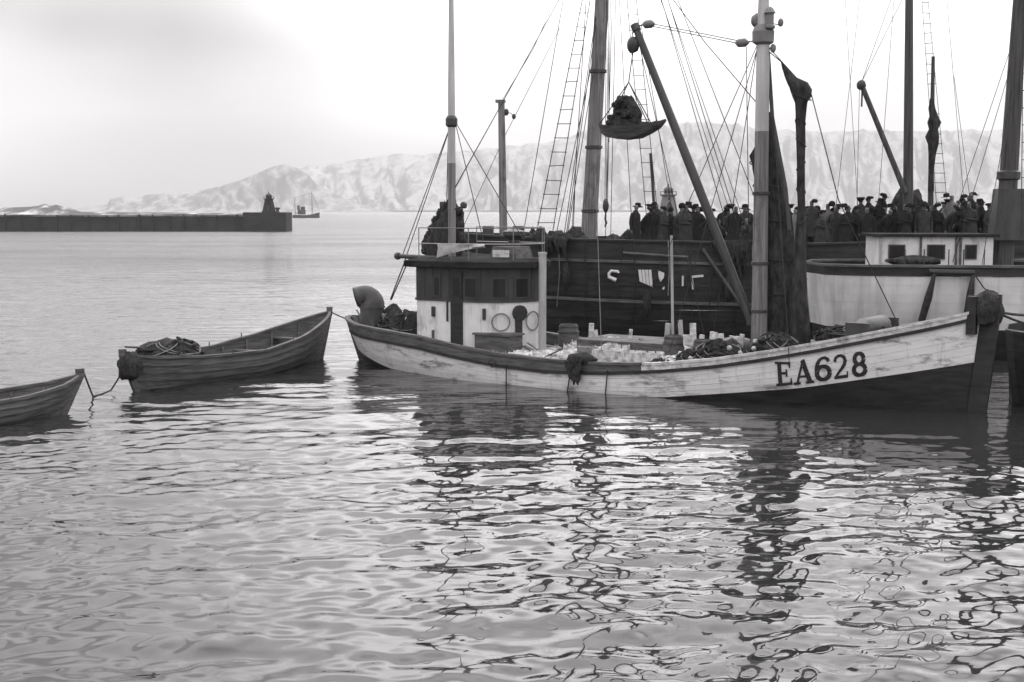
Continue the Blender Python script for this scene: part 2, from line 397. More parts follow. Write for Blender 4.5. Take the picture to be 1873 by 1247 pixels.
ridge_land('headland', 'grey bluff at the left end of the mountain', HEAD, 4300, 4800, 100, 720, 260, 32,
           land_material('bare_bluff', 0.31, 0.11, 0.15, 0.02), 0.22, 2.2)
SHORE = [(-700, 376), (-100, 374), (0, 373), (40, 372), (62, 371), (78, 369), (86, 365), (94, 369), (100, 369), (108, 367), (118, 371), (128, 372), (140, 376), (150, 380), (200, 381), (300, 381.5), (440, 383), (520, 385.5), (560, 386)]
ridge_land('low_shore', 'low snow patched point of land behind the pier', SHORE, 1350, 1420, -700, 560, 200, 10,
           land_material('low_shore_ground', 0.6, 0.07, 0.07, 0.05), 0)
rows = []
for j, (d, z) in enumerate(((4700, -0.4), (4710, 4.6), (4760, 6.2), (4900, 6.6), (5050, 6.0))):
    rows.append([((px - 936.5) / F_PX * d, d, z + (0 if j == 0 else 1.6 * mnoise.noise(Vector((px * 0.03, j, 0))))) for px in range(-300, 2700, 12)])
tag(MB().grid(rows).build('far_shore', mat('far_shore_rock', 0.04, 0.09, 0.02, (1, 1, 1), 0.9, 0), None, True), 'thin dark line of shore below the mountain', kind='structure')

# ------------------------------------------------------------------ breakwaters, beacons, trawler far out
def beacon(loc, k, m, label):
    t = empty('harbour_beacon', loc, 0, label, 'lighthouse', 'beacons on the harbour moles')
    def oct_(r_, z, rot=0.0): return [(r_ * math.cos(2 * math.pi * (i + .5) / 8 + rot) * k, r_ * math.sin(2 * math.pi * (i + .5) / 8 + rot) * k, z * k) for i in range(8)]
    MB().loft([oct_(1.75, 0), oct_(1.75, .35), oct_(1.55, .36), oct_(1.0, 3.0)]).build('tower', m, t)
    MB().loft([oct_(1.0, 3.0), oct_(1.32, 3.14), oct_(1.32, 3.26), oct_(1.0, 3.26)]).build('gallery', m, t)
    gl = MB()
    for i in range(8):
        p = oct_(1.28, 3.26)[i]; q = oct_(1.28, 3.7)[i]; gl.tube([p, q], 0.03 * k, 4)
    a = oct_(1.28, 3.7); gl.tube(a + [a[0]], 0.03 * k, 4); gl.build('gallery_rail', M['iron'], t)
    ln = MB().loft([oct_(.7, 3.26), oct_(.7, 3.95)]).build('lantern_room', m, t)
    pn = MB()
    for i in range(8):
        an = 2 * math.pi * i / 8 ; r_ = .68 * k
        pn.box((math.cos(an) * r_ * .96, math.sin(an) * r_ * .96, 3.66 * k), (.05, .36 * k, .4 * k), Matrix.Rotation(an, 3, 'Z'))
    pn.build('lantern_glass', M['glass'], ln)
    rf = MB().loft([oct_(.85, 3.95), oct_(.6, 4.25), oct_(.2, 4.5), oct_(.06, 4.6)]).build('roof', M['iron'], t)
    MB().lathe((0, 0, 4.58 * k), [(.04 * k, 0), (.13 * k, .08 * k), (.13 * k, .2 * k), (.03 * k, .28 * k), (.02 * k, .75 * k)], 6).build('finial', M['iron'], rf)
    MB().box((0, -1.46 * k, 1.0 * k), (.7 * k, .25, 1.5 * k)).build('door', M['dark_wood'], t)
    for z in (1.9, 2.6): MB().box((0.0, -(1.55 - .55 * (z - .36) / 2.64) * k * .95, z * k), (.28 * k, .22, .35 * k)).build('window', M['glass'], t)
    return t
PILE = MB().tube([(0, 0, -1), (0, 0, 3)], .17, 8).mesh('fender_pile'); PILE.materials.append(M['tar'])
def mole(name, label, x0, x1, xh, d, z_wall, z_head, depth, head_left):
    t = empty(name, ((x0 + x1) / 2, d, 0), 0, label, 'breakwater'); ox = (x0 + x1) / 2
    wa, wb = (x0, xh) if not head_left else (xh, x1)
    ha, hb = (xh, x1) if not head_left else (x0, xh)
    mb = MB(); n = 40; rows = []
    for z, off in ((-1.5, -.5), (0.2, -.42), (z_wall * .5, -.2), (z_wall - .35, 0)):
        rows.append([(wa + (wb - wa) * i / n - ox, off + .1 * mnoise.noise(Vector((i * .7, z, 0))), z) for i in range(n + 1)])
    back = [[(p[0], depth - off_, p[2]) for p in r_] for r_, off_ in zip(rows, (0, 0, 0, 0))]
    mb.slab(rows, back); mb.build('wall', M['stone'], t)
    nb = 16
    for i in range(nb):                                           # capping slabs along the wall
        a = wa + (wb - wa) * i / nb + .05 - ox; b = wa + (wb - wa) * (i + 1) / nb - .05 - ox
        MB().box(((a + b) / 2, depth / 2 - .1, z_wall - .35 + .175 + random.uniform(-.12, .10)), (b - a, depth + .3, .35)).build('coping_stone', M['stone_top'], t)
    npile = 26
    for i in range(npile):
        x = wa + (wb - wa) * (i + .5 + random.uniform(-.15, .15)) / npile - ox
        o = link_mesh('fender_pile', PILE, None, t); o.location = (x, -.55, 0); o.scale = (1, 1, (z_wall - .2 + random.uniform(-.3, .35)) / 3.0); o.rotation_euler = (0, random.uniform(-.02, .02), 0)
    MB().box(((ha + hb) / 2 - ox, depth / 2 - .3, (z_head - 1.5) / 2), (hb - ha - .01, depth + 1.4, z_head + 1.5)).build('pier_head', M['stone'], t)
    return t
D1 = 277.0
xa, xb, xh = P(-330, 400, D1).x, P(525, 400, D1).x, P(446, 400, D1).x
mole('breakwater', 'long dark stone breakwater on the left with a beacon at its end', xa, xb, xh, D1, CAM_H - 6.5 / F_PX * D1, CAM_H - 2.5 / F_PX * D1, 6, False)
zb = CAM_H - 2.5 / F_PX * D1
beacon((P(488, 388, D1).x, D1 + 2.6, zb), 0.88, M['stone'], 'small dark beacon tower at the end of the long breakwater on the left')
xq = P(506, 380, D1).x
bx = empty('bollard', (xq, D1 + 1, zb), 0, 'stubby mooring bollard right of the beacon on the breakwater head', 'bollard')
MB().lathe((0, 0, 0), [(.45, 0), (.4, .2), (.3, .5), (.55, .75), (.55, .95), (.2, 1.05)], 10).build('post', M['iron'], bx)
D2 = 205.0
mole('breakwater', 'opposite breakwater seen between the crowd and the mountain', P(1188, 400, D2).x, P(2150, 400, D2).x, P(1275, 400, D2).x, D2, 3.0, 3.4, 6, True)
beacon((P(1226, 385, D2).x, D2 + 2.6, 3.4), 1.02, M['grey_metal'], 'pale beacon tower rising above the crowd left of the derrick boom')

def far_trawler(px, D):
    c = P(px, 396, D)
    t = empty('far_trawler', (c.x, D, 0), R(8), 'small dark trawler steaming past the breakwater end far out', 'ship')
    rows = []
    for i in range(13):
        u = i / 12; x = -8 + 16 * u; b = 2.3 * max(0.03, (1 - abs(2 * u - 0.9) ** 2.6 if u < .95 else .12)) ; z = 1.7 + 2.2 * max(0, u - .55) ** 1.2 * 2 + .5 * max(0, .3 - u)
        rows.append([(x, -b, z), (x - .1, -b * .9, .2), (x, -b * .5, -1), (x, b * .5, -1), (x - .1, b * .9, .2), (x, b, z)])
    MB().loft(rows).build('hull', M['far_dark'], t)
    h = MB().box((-2.6, 0, 3.4), (4.6, 3.0, 2.6)).build('deckhouse', M['far_dark'], t)
    MB().box((-1.9, 0, 5.7), (2.6, 2.6, 2.0), None, .95).build('wheelhouse', M['far_dark'], t)
    MB().lathe((-4.4, 0, 4.6), [(.75, 0), (.7, 2.6), (.78, 2.8), (.5, 2.8)], 10).build('funnel', M['far_dark'], t)
    MB().tube([(-6.4, 0, 1.5), (-6.5, 0, 12.5)], [.17, .1], 6).build('mast', M['mast_dark'], t)
    MB().tube([(3.6, 0, 2.0), (3.5, 0, 16)], [.2, .1], 6).build('mast', M['mast_dark'], t)
    rg = MB()
    for a, b in (((8, 0, 4.2), (3.5, 0, 15)), ((3.5, 0, 15), (-6.5, 0, 12)), ((-6.5, 0, 12), (-8, 0, 2.2))): rg.tube([a, b], .06, 4)
    rg.build('rigging', M['rope'], t)
    MB().box((-5.8, 1, 3.0), (2.6, 1.0, .8)).build('lifeboat', M['white_house'], t)
far_trawler(560, 800)

# ------------------------------------------------------------------ ship frame
class Frame:
    """a hull's own axes: s metres forward of the stern, p metres to port, z up"""
    def __init__(f, stern, bow):
        f.o = Vector((stern.x, stern.y, 0)); d = Vector((bow.x - stern.x, bow.y - stern.y, 0)); f.L = d.length
        f.d = d.normalized(); f.n = Vector((-f.d.y, f.d.x, 0)); f.rz = math.atan2(f.d.y, f.d.x)
    def w(f, s, p, z): return f.o + f.d * s + f.n * p + Vector((0, 0, z))
    def l(f, v):
        q = Vector(v) - f.o; return Vector((q.dot(f.d), q.dot(f.n), q.z))
    def sz(f, px, py, p):
        """where the sight line px, py meets the fore-and-aft plane p to port"""
        c = Vector((0, 0, CAM_H)); d = ray(px, py); k = (p - (c - f.o).dot(f.n)) / d.dot(f.n); q = f.l(c + d * k); return q.x, q.z
    def at(f, px, py, p): s, z = f.sz(px, py, p); return Vector((s, p, z))
    def px(f, s, p, z): return proj(f.w(s, p, z))
class Hull:
    def __init__(h, fr, beam, keel, rail, so, bo, full=(2.4, .7, 2.2, .9), mid=.45):
        h.f = fr; h.L = fr.L; h.B = beam / 2; h.keel = keel; h.rail_tab = rail; h.so = so; h.bo = bo; h.full = full; h.mid = mid
    def rz(h, t): return interp(h.rail_tab, t)
    def hb(h, t):
        a, b, c, d = h.full; m = h.mid
        if t < m: return h.B * max(0.0, 1 - ((m - t) / m) ** a) ** b
        return h.B * max(0.0, 1 - ((t - m) / (1 - m)) ** c) ** d
    def pt(h, t, z, side, off=0.0):
        zr = h.rz(t); v = min(1, max(0, (zr - z) / (zr - h.keel)))
        e = min(1, abs(t - h.mid) / (h.mid if t < h.mid else 1 - h.mid))
        pw = 3.2 - 1.9 * e ** 1.5
        y = h.hb(t) * max(0.0, 1 - v ** pw) ** .75 + off
        a = h.so[0] + (h.so[1] - h.so[0]) * v; b = h.L + h.bo[0] + (h.bo[1] - h.bo[0]) * v
        return Vector((a + (b - a) * t, side * y, z))
    def patch(h, zt, zb, side, n=40, m=3, off=0.0, thick=.05, t0=0.0, t1=1.0):
        outer = []; inner = []
        for j in range(m + 1):
            ro = []; ri = []
            for i in range(n + 1):
                t = t0 + (t1 - t0) * i / n; z = zt(t) + (zb(t) - zt(t)) * j / m
                ro.append(h.pt(t, z, side, off)); ri.append(h.pt(t, z, side, off - thick))
            outer.append(ro); inner.append(ri)
        return MB().slab(outer, inner)
    def strip(h, z_of, side, w_in, w_out, hgt, t0=0.0, t1=1.0, n=40):
        rings = []
        for i in range(n + 1):
            t = t0 + (t1 - t0) * i / n; z = z_of(t)
            a = h.pt(t, min(z, h.rz(t)), side, w_out); b = h.pt(t, min(z, h.rz(t)), side, -w_in)
            rings.append([(a.x, a.y, z - hgt / 2), (a.x, a.y, z + hgt / 2), (b.x, b.y, z + hgt / 2), (b.x, b.y, z - hgt / 2)])
        return MB().loft(rings)
    def deck(h, z_of, inset=.06, t0=0.0, t1=1.0, n=40):
        up = []; dn = []
        for i in range(n + 1):
            t = t0 + (t1 - t0) * i / n; z = z_of(t); r_ = []; r2 = []
            for q in (-1, -.6, -.2, .2, .6, 1):
                a = h.pt(t, z, 1, -inset); y = max(0, a.y) * q; zz = z + .06 * (1 - q * q)
                r_.append((a.x, y, zz)); r2.append((a.x, y, zz - .05))
            up.append(r_); dn.append(r2)
        return MB().slab(up, dn)
    def find(h, px, py, side=-1):
        """t, z of the hull-side point seen along px, py"""
        lo, hi = 0.0, 1.0; best = None
        for _ in range(40):
            t = (lo + hi) / 2; z = 0.5
            for _ in range(6):
                q = h.pt(t, z, side); wv = h.f.w(*q); d = ray(px, py); z = CAM_H + d.z / d.y * wv.y
            q = h.pt(t, z, side); x, _y = h.f.px(q.x, q.y, z)
            if x < px: lo = t
            else: hi = t
        return t, z
def rope(parent, name, pts, r=.014, m='rope', n=5):
    return MB().tube(pts, r, n).build(name, M[m], parent)
def sag(a, b, s, n=8):
    a = Vector(a); b = Vector(b)
    return [a.lerp(b, i / n) - Vector((0, 0, s * 4 * (i / n) * (1 - i / n))) for i in range(n + 1)]
def stay_to(fr, parent, hi, lo, p_hi, p_lo, zend, r, name='stay'):
    k = 1.0
    while k < 5:
        x, y = hi[0] + (lo[0] - hi[0]) * k, hi[1] + (lo[1] - hi[1]) * k
        if fr.sz(x, y, p_lo)[1] <= zend: break
        k += .02
    pts = [fr.at(hi[0], hi[1], p_hi), fr.at(x, y, p_lo)]
    if hi[1] <= 20: pts.insert(0, fr.l(masthead(hi[0])))
    return rope(parent, name, pts, r)
def masthead(px):
    """upper hounds of the schooner's main or second mast, above the picture"""
    return P(1117 if px < 1400 else 1664.5, -250, 46.2)
UNIT = MB().tube([(0, 0, 0), (0, 0, 1)], 1.0, 5).mesh('rung')
def rod(parent, name, a, b, r, m):
    """one rung, stay or post: a shared unit rod set between two points"""
    a = Vector(a); b = Vector(b); d = b - a
    me = UNITS.get(m)
    if me is None:
        me = UNIT.copy(); me.materials.append(M[m]); UNITS[m] = me
    o = bpy.data.objects.new(name, me); COL.objects.link(o); o.parent = parent
    o.location = a; o.rotation_euler = d.to_track_quat('Z', 'Y').to_euler(); o.scale = (r, r, d.length); return o
UNITS = {}
def ladder(parent, a0, a1, b0, b1, n, r=.016, rr=.014, start=.02, end=.98, skip=(), top=None):
    """two shrouds with ratlines between them"""
    tp = [top] if top is not None else []
    rope(parent, 'shroud', [a0, a1] + tp, r); rope(parent, 'shroud', [b0, b1] + tp, r)
    for i in range(n):
        if i in skip: continue
        k = start + (end - start) * i / (n - 1)
        a = Vector(a0).lerp(Vector(a1), k); b = Vector(b0).lerp(Vector(b1), k); e = (b - a) * .08
        rod(parent, 'ratline', a - e, b + e + Vector((0, 0, random.uniform(-.03, .03))), rr, 'rope')
def pulley(parent, c, r=.12, m='dark_wood', squash=.55, axis=Vector((1, 0, 0)), name='block'):
    mb = MB(); mb.lump(c, (r, r * squash, r * 1.35), 3, 10, 7, .06)
    o = mb.build(name, M[m], parent, True); return o

def dress_net(o, size, seed, folds=9, floats=0):
    """folds of netting, loose cord and cork floats lying over a heap"""
    rng = random.Random(seed)
    mb = MB()
    for k in range(folds):
        ph0 = rng.uniform(0, 6.28); n = 22; pts = []; th0 = rng.uniform(.5, 1.45); wv_ = rng.uniform(.15, .5); span = rng.uniform(1.6, 4.5)
        for i in range(n):
            u = i / (n - 1); ph = ph0 + span * u; th = th0 + wv_ * math.sin(u * rng.uniform(6, 8) + k)
            g = 1.02 + .10 * math.sin(u * 9 + k * 2)
            pts.append((size[0] * g * math.sin(th) * math.cos(ph), size[1] * g * math.sin(th) * math.sin(ph), size[2] * g * math.cos(th)))
        mb.tube(pts, [rng.uniform(.025, .055) * (.6 + .4 * math.sin(i * .9)) for i in range(n)], 6)
    mb.build('net_fold', M['net'], o, True)
    for k in range(3):
        ph0 = rng.uniform(0, 6.28); pts = []
        for i in range(26):
            u = i / 25; ph = ph0 + 5 * u; th = .5 + .9 * abs(math.sin(u * 5 + k)); g = 1.08
            pts.append((size[0] * g * math.sin(th) * math.cos(ph), size[1] * g * math.sin(th) * math.sin(ph), size[2] * g * math.cos(th)))
        MB().tube(pts, .011, 5).build('cord', M['rope_light'], o)
    for k in range(floats):
        ph = rng.uniform(3.3, 6.1); th = rng.uniform(.3, 1.3); g = 1.1
        f_ = link_mesh('float', FLOAT, None, o); f_.location = (size[0] * g * math.sin(th) * math.cos(ph), size[1] * g * math.sin(th) * math.sin(ph), size[2] * g * math.cos(th))
        f_.rotation_euler = (rng.uniform(0, 3), rng.uniform(0, 3), 0)
FLOAT = MB().lathe((0, 0, 0), [(.03, -.045), (.055, -.03), (.06, 0), (.055, .03), (.03, .045)], 8).mesh('float', True); FLOAT.materials.append(M['canvas'])

# ================================================================== the fishing boat with EA 628 on its bow
E = Frame(W(664, 658), W(1792, 752))
RAIL_PX = [(650, 596), (700, 606), (760, 617), (830, 634), (900, 648), (1000, 660), (1100, 667), (1200, 668), (1300, 660), (1400, 646), (1500, 629), (1600, 610), (1700, 591), (1780, 573)]
EH = Hull(E, 4.4, -1.3, [(0, 1.4), (.15, 1.2), (.5, .75), (.8, 1.35), (1, 1.9)], (-.45, .6), (.12, -.25), (2.6, .62, 2.3, .85), .45)
for _ in range(3):                                            # sheer line read off the rail
    tab = []
    for px, py in RAIL_PX:
        lo, hi = 0.0, 1.0
        for _k in range(36):
            t = (lo + hi) / 2; q = EH.pt(t, EH.rz(t), -1); wv = E.w(*q); d = ray(px, py); z = CAM_H + d.z / d.y * wv.y
            if E.px(q.x, q.y, z)[0] < px: lo = t
            else: hi = t
        tab.append((t, z))
    tab = sorted(tab); EH.rail_tab = [(0.0, tab[0][1] + .12)] + [x for x in tab if .01 < x[0] < .985] + [(1.0, tab[-1][1] + .1)]
boat = empty('fishing_boat', E.o, E.rz, 'white sided wooden fishing boat EA628 with wheelhouse aft and tall derrick mast', 'fishing boat')
rz = EH.rz
wid = lambda t: float(np.interp(t, [0, .45, .62, 1], [.26, .26, .14, .13]))
band_bot = lambda t: float(np.interp(t, [0, .12, .5, .62, .8, .92, 1], [.42, .02, -.06, .0, .38, .78, 1.06]))
for side in (-1, 1):
    EH.patch(rz, lambda t: rz(t) - wid(t), side, 44, 2, .02, .10).build('bulwark', M['worn_wood'], boat)
    EH.strip(lambda t: rz(t) - wid(t) - .0, side, .03, .06, .075, 0.0, 1.0).build('rubbing_strake', M['tar'], boat, False)
    EH.strip(lambda t: rz(t) + .03, side, .13, .05, .06, 0.0, .60).build('cap_rail', M['worn_wood'], boat)
    EH.strip(lambda t: rz(t) + .03, side, .13, .05, .06, .602, 1.0).build('cap_rail', M['white_wood'], boat)
    bow_b = EH.patch(lambda t: rz(t) - .002, lambda t: rz(t) - wid(t) * .8, side, 20, 1, .032, .02, .60, 1.0)
    bow_b.build('bow_bulwark_board', M['white_wood'], boat)
    NS = 5
    for k in range(NS):
        f0, f1 = k / NS, (k + 1) / NS
        top = lambda t: rz(t) - wid(t) - .03
        zt = lambda t, f0=f0: top(t) + (band_bot(t) - top(t)) * f0 - .0025
        zb_ = lambda t, f1=f1: top(t) + (band_bot(t) - top(t)) * f1 + .0025
        EH.patch(zt, zb_, side, 48, 1, random.uniform(-.003, .003), .06).build('hull_plank', M['white_hull'], boat)
    EH.patch(band_bot, lambda t: -.75, side, 44, 3, -.015, .06).build('lower_hull', M['tar'], boat, True)
zdk = lambda t: rz(t) - float(np.interp(t, [0, .2, .5, .75, 1], [.45, .38, .20, .40, .5]))
EH.deck(zdk, .08, 0, 1).build('deck', M['deck'], boat)
# stem and sternpost
st = MB(); b0 = EH.pt(1, rz(1), 1); rings = []
for z in (rz(1) + .30, rz(1) + .26, rz(1) + .1, .8, 0, -.7):
    q = EH.pt(1, min(z, rz(1)), 1); dx = .02 if z < rz(1) else .02
    rings.append([(q.x - .12, -.10, z), (q.x + .1, -.1, z), (q.x + .25, -.05, z), (q.x + .25, .05, z), (q.x + .1, .1, z), (q.x - .12, .10, z)])
st.loft(rings).build('stem_post', M['tar'], boat)
rings = []
for z in (rz(0) + .02, rz(0) - .3, .5, 0, -.6):
    q = EH.pt(0, z, 1); rings.append([(q.x - .14, -.08, z), (q.x + .16, -.1, z), (q.x + .16, .1, z), (q.x - .14, .08, z)])
MB().loft(rings).build('stern_post', M['worn_wood'], boat)
# dark windlass barrel and bow timberhead
bz = rz(.985)
bq = E.at(1806, 572, 0)
MB().lump((bq.x, 0, bq.z + .05), (.30, .34, .42), 17, 16, 10, .3).build('bow_rope_coil', M['net'], boat, True)
for sgn in (-1, 1): MB().box((bq.x - .25, .22 * sgn, bq.z - .05), (.2, .16, .8), None, .9).build('bow_bitts', M['tar'], boat)
for sgn in (-1, 1): rope(boat, 'bow_rope', sag((bq.x, .1 * sgn, bq.z + .1), E.l(P(1925, 585 + 14 * sgn, 30.5)), .1), .03)
wx = EH.pt(.86, rz(.86), 1).x
wl = MB().tube([(wx, -.8, rz(.86) + .12), (wx, -.55, rz(.86) + .14), (wx, .55, rz(.86) + .14), (wx, .8, rz(.86) + .12)], [.12, .24, .24, .12], 12).build('windlass', M['iron'], boat, True)
for sgn in (-1, 1): MB().box((wx, .95 * sgn, rz(.86) - .1), (.5, .1, .8)).build('windlass_bitt', M['dark_wood'], boat)

# registration letters painted on the starboard bow
def strokes(ch):
    """list of (points, widths) in a box 1 wide and 1 high"""
    def arc(cx, cy, rx, ry, a0, a1, n=18, w0=.16, w1=None):
        pts = [(cx + rx * math.cos(R(a0 + (a1 - a0) * i / n)), cy + ry * math.sin(R(a0 + (a1 - a0) * i / n))) for i in range(n + 1)]
        ws = []
        for i in range(n + 1):
            a = R(a0 + (a1 - a0) * i / n); ws.append(.13 + .11 * abs(math.cos(a)))
        return pts, ws
    if ch == 'E':
        return [([(.26, 0), (.26, 1)], [.22, .22]), ([(.02, .05), (.92, .05)], [.1, .1]), ([(.02, .95), (.88, .95)], [.1, .1]), ([(.3, .52), (.68, .52)], [.1, .1]),
                ([(.87, 0), (.90, .3)], [.13, .04]), ([(.84, 1), (.85, .74)], [.13, .04]), ([(.66, .36), (.66, .68)], [.07, .07])]
    if ch == 'A':
        return [([(.16, .03), (.5, 1)], [.11, .12]), ([(.46, 1), (.84, .03)], [.22, .22]), ([(.26, .32), (.72, .32)], [.09, .09]), ([(0, .05), (.34, .05)], [.1, .1]), ([(.62, .05), (1.02, .05)], [.1, .1])]
    if ch == '6':
        return [arc(.5, .32, .34, .27, 0, 360, 26), ([(.17, .3), (.16, .5), (.2, .68), (.3, .84), (.46, .93), (.62, .94), (.76, .86), (.8, .77)], [.2, .21, .2, .17, .12, .12, .16, .17])]
    if ch == '2':
        return [([(.16, .72), (.2, .86), (.36, .95), (.55, .95), (.72, .86), (.77, .71), (.71, .57), (.55, .41), (.36, .26), (.16, .08)], [.17, .16, .12, .12, .17, .2, .19, .15, .12, .1]), ([(.1, .07), (.88, .07)], [.13, .13]), ([(.84, .04), (.88, .28)], [.1, .05])]
    if ch == '8':
        return [arc(.5, .72, .27, .22, 0, 360, 24), arc(.5, .27, .34, .23, 0, 360, 26)]
LET = [('E', (1417, 661), (1449, 662), (1420, 706), (1452, 703)), ('A', (1452, 660), (1486, 656), (1453, 704), (1489, 700)),
       ('6', (1488, 653), (1522, 650), (1490, 698), (1524, 694)), ('2', (1522, 650), (1553, 646), (1524, 694), (1555, 690)), ('8', (1556, 645), (1586, 642), (1558, 689), (1589, 686))]
for ch, tl, tr, bl, br in LET:
    c = [EH.find(*q) for q in (bl, br, tl, tr)]
    mb = MB()
    for si, (pts, ws) in enumerate(strokes(ch)):
        rows = [[], []]; inner = [[], []]
        if len(pts) == 2: pts = [(pts[0][0] + (pts[1][0] - pts[0][0]) * i / 4, pts[0][1] + (pts[1][1] - pts[0][1]) * i / 4) for i in range(5)]; ws = [ws[0] + (ws[-1] - ws[0]) * i / 4 for i in range(5)]
        for i, (x, y) in enumerate(pts):
            a = pts[max(0, i - 1)]; b = pts[min(len(pts) - 1, i + 1)]; d = Vector((b[0] - a[0], b[1] - a[1])).normalized(); nn = Vector((-d.y, d.x))
            for sgn, k in ((1, 0), (-1, 1)):
                u = x + nn.x * ws[i] / 2 * sgn; v = y + nn.y * ws[i] / 2 * sgn
                t = (c[0][0] * (1 - u) + c[1][0] * u) * (1 - v) + (c[2][0] * (1 - u) + c[3][0] * u) * v
                z = (c[0][1] * (1 - u) + c[1][1] * u) * (1 - v) + (c[2][1] * (1 - u) + c[3][1] * u) * v
                rows[k].append(EH.pt(t, z, -1, .012 + .0025 * si)); inner[k].append(EH.pt(t, z, -1, .003))
        mb.slab(rows, inner)
    o = mb.build('registration_letter' if ch in 'EA' else 'registration_number', M['paint_black'], boat)
    o['label'] = 'black painted %s on the white bow' % ch
# stains, hanging ropes and the dark fender cloth on the side
for px, y0, y1 in ((930, 662, 712), (1048, 668, 738), (1115, 672, 740)):
    t, z = EH.find(px, y0 + 4); t2, z2 = EH.find(px, y1)
    rope(boat, 'hanging_rope', [EH.pt(t, min(z, rz(t)), -1, .09), EH.pt(t2, max(z2, -.05), -1, .05)], .016)
t, z = EH.find(1058, 675)
c = EH.pt(t, rz(t) - .05, -1, .10)
fb = MB(); rows = []
for j in range(8):
    v = j / 7; wv_ = .26 * (1 - .75 * v ** 1.4); row = []
    for i in range(9):
        u = i / 8 - .5; row.append((c.x - .05 + u * 2 * wv_ + .08 * v + .04 * math.sin(j * 2.1 + i), c.y - .05 - .05 * math.cos(u * 9 + j) * (1 - v) - .02 * v, c.z + .12 - .52 * v - .05 * math.sin(i * 1.3)))
    rows.append(row)
fb.slab(rows, [[(x, y + .05, z_) for x, y, z_ in r_] for r_ in rows]); fb.build('fender_cloth', M['net'], boat, True)
fb = MB().lump((c.x + .05, c.y + .18, c.z + .14), (.4, .2, .16), 5).build('net_roll', M['net'], boat, True)
t, z = EH.find(903, 660); c = EH.pt(t, rz(t) - .2, -1, .06)
rope(boat, 'mooring_ring', [c + Vector((.1 * math.cos(a), -.02, .1 * math.sin(a))) for a in [i * math.pi / 8 for i in range(17)]], .014, 'iron')

# wheelhouse
HW = 1.22
sA = E.sz(763, 600, -HW)[0]; sB = E.sz(852, 600, -HW)[0]; FR = 1.30
zdeckA = zdk(.2) - .05
zMid = E.sz(763, 546, -HW)[1]; zTop = E.sz(763, 488, -HW)[1]
def wpath(off=0.0, n=14):
    pts = [(sA - off, -HW - off), (sB, -HW - off)]
    pts += [(sB + (FR + off) * math.sin(a), -(HW + off) * math.cos(a)) for a in [math.pi * i / n for i in range(1, n)]]
    return pts + [(sB, HW + off), (sA - off, HW + off)]
def warc(d, off=0.0, z=0.0):
    """point d metres along the starboard wall and round the front"""
    l0 = sB - sA
    if d <= l0: return Vector((sA + d, -HW - off, z))
    a = (d - l0) / ((FR + HW) / 2); return Vector((sB + (FR + off) * math.sin(a), -(HW + off) * math.cos(a), z))
def wpatch(d0, d1, z0, z1, off, thick, n=6):
    o_ = [[warc(d0 + (d1 - d0) * i / n, off, z) for i in range(n + 1)] for z in (z0, z1)]
    i_ = [[warc(d0 + (d1 - d0) * i / n, off - thick, z) for i in range(n + 1)] for z in (z0, z1)]
    return MB().slab(o_, i_)
def ring_wall(z0, z1, off, m, name):
    pl = wpath(off); mb = MB().loft([[(x, y, z0) for x, y in pl], [(x, y, z1) for x, y in pl]]); return mb.build(name, m, house)
house = MB().prism(wpath(0), zdeckA, zMid).build('wheelhouse', M['white_house'], boat)
upper = MB().prism(wpath(.012), zMid + .002, zTop).build('upper_wall', M['dark_wood'], house)
ring_wall(zMid - .03, zMid + .03, .035, M['dark_wood'], 'waist_moulding')
LW = sB - sA
def dpx(px):                                     # distance along the wall for an image column
    best = min(np.linspace(0, LW + 3.4, 400), key=lambda d: abs(E.px(*warc(d, 0, zMid))[0] - px) if d < LW + 2.6 else 1e9); return float(best)
dr0, dr1 = dpx(826), dpx(847)
door = wpatch(dr0, dr1, zdeckA + .02, zTop - .1, .05, .06, 3).build('door', M['tar'], house)
wpatch(dr0 + .08, dr1 - .08, zMid + .15, zTop - .25, .06, .02, 2).build('door_window', M['glass'], door)
for a, b in ((793, 806), (849, 874), (898, 927), (940, 966)):
    d0, d1 = dpx(a), dpx(b)
    if d1 - d0 < .15: d1 = d0 + .4
    wf = wpatch(d0, d1, zMid + .07, zTop - .22, .03, .06).build('window', M['dark_wood'], house)
    wpatch(d0 + .05, d1 - .05, zMid + .11, zTop - .26, .037, .02).build('pane', M['glass'], wf)
for k in range(1, 14):
    d = LW * k / 6.0 if k < 6 else LW + .05 + (k - 6) * .36
    if d > LW + 2.9 or dr0 - .04 < d < dr1 + .04: continue
    wpatch(d - .012, d + .012, zMid + .035, zTop - .005, .024, .02, 1).build('batten', M['dark_wood'], house)
# fittings on the white wall
for a, z0, z1, wd in ((791, .16, .02, .10), (883, .18, .03, .08)):
    d = dpx(a); wpatch(d, d + wd, zMid - .28 - z0, zMid - .18, .05, .05, 2).build('wall_lamp', M['iron'], house)
d = dpx(818); wpatch(d, d + .035, zMid - .55, zMid - .03, .05, .04, 1).build('grab_rail', M['iron'], house)
d = dpx(791); wpatch(d, d + .06, zdeckA + .1, zdeckA + .55, .04, .04, 1).build('wall_pipe', M['worn_wood'], house)
d = dpx(950); c = warc(d, .02, zMid - .3)
ax = (warc(d, 1) - warc(d, 0)).normalized()
MB().lathe(c - ax * .03, [(.06, 0), (.2, .0), (.2, .09), (.15, .1), (.0, .1)], 16, ax).build('porthole', M['tar'], house)
wpatch(d - .12, d + .06, zdeckA + .05, zMid - .42, .06, .06, 2).build('wall_locker', M['tar'], house)
for px, r_ in ((916, .22), (972, .24)):
    d = dpx(px); cc = [warc(d + r_ * math.cos(a), .06, zMid - .52 + r_ * math.sin(a)) for a in [2 * math.pi * i / 20 for i in range(21)]]
    rope(boat, 'rope_coil', cc, .02, 'rope_light')
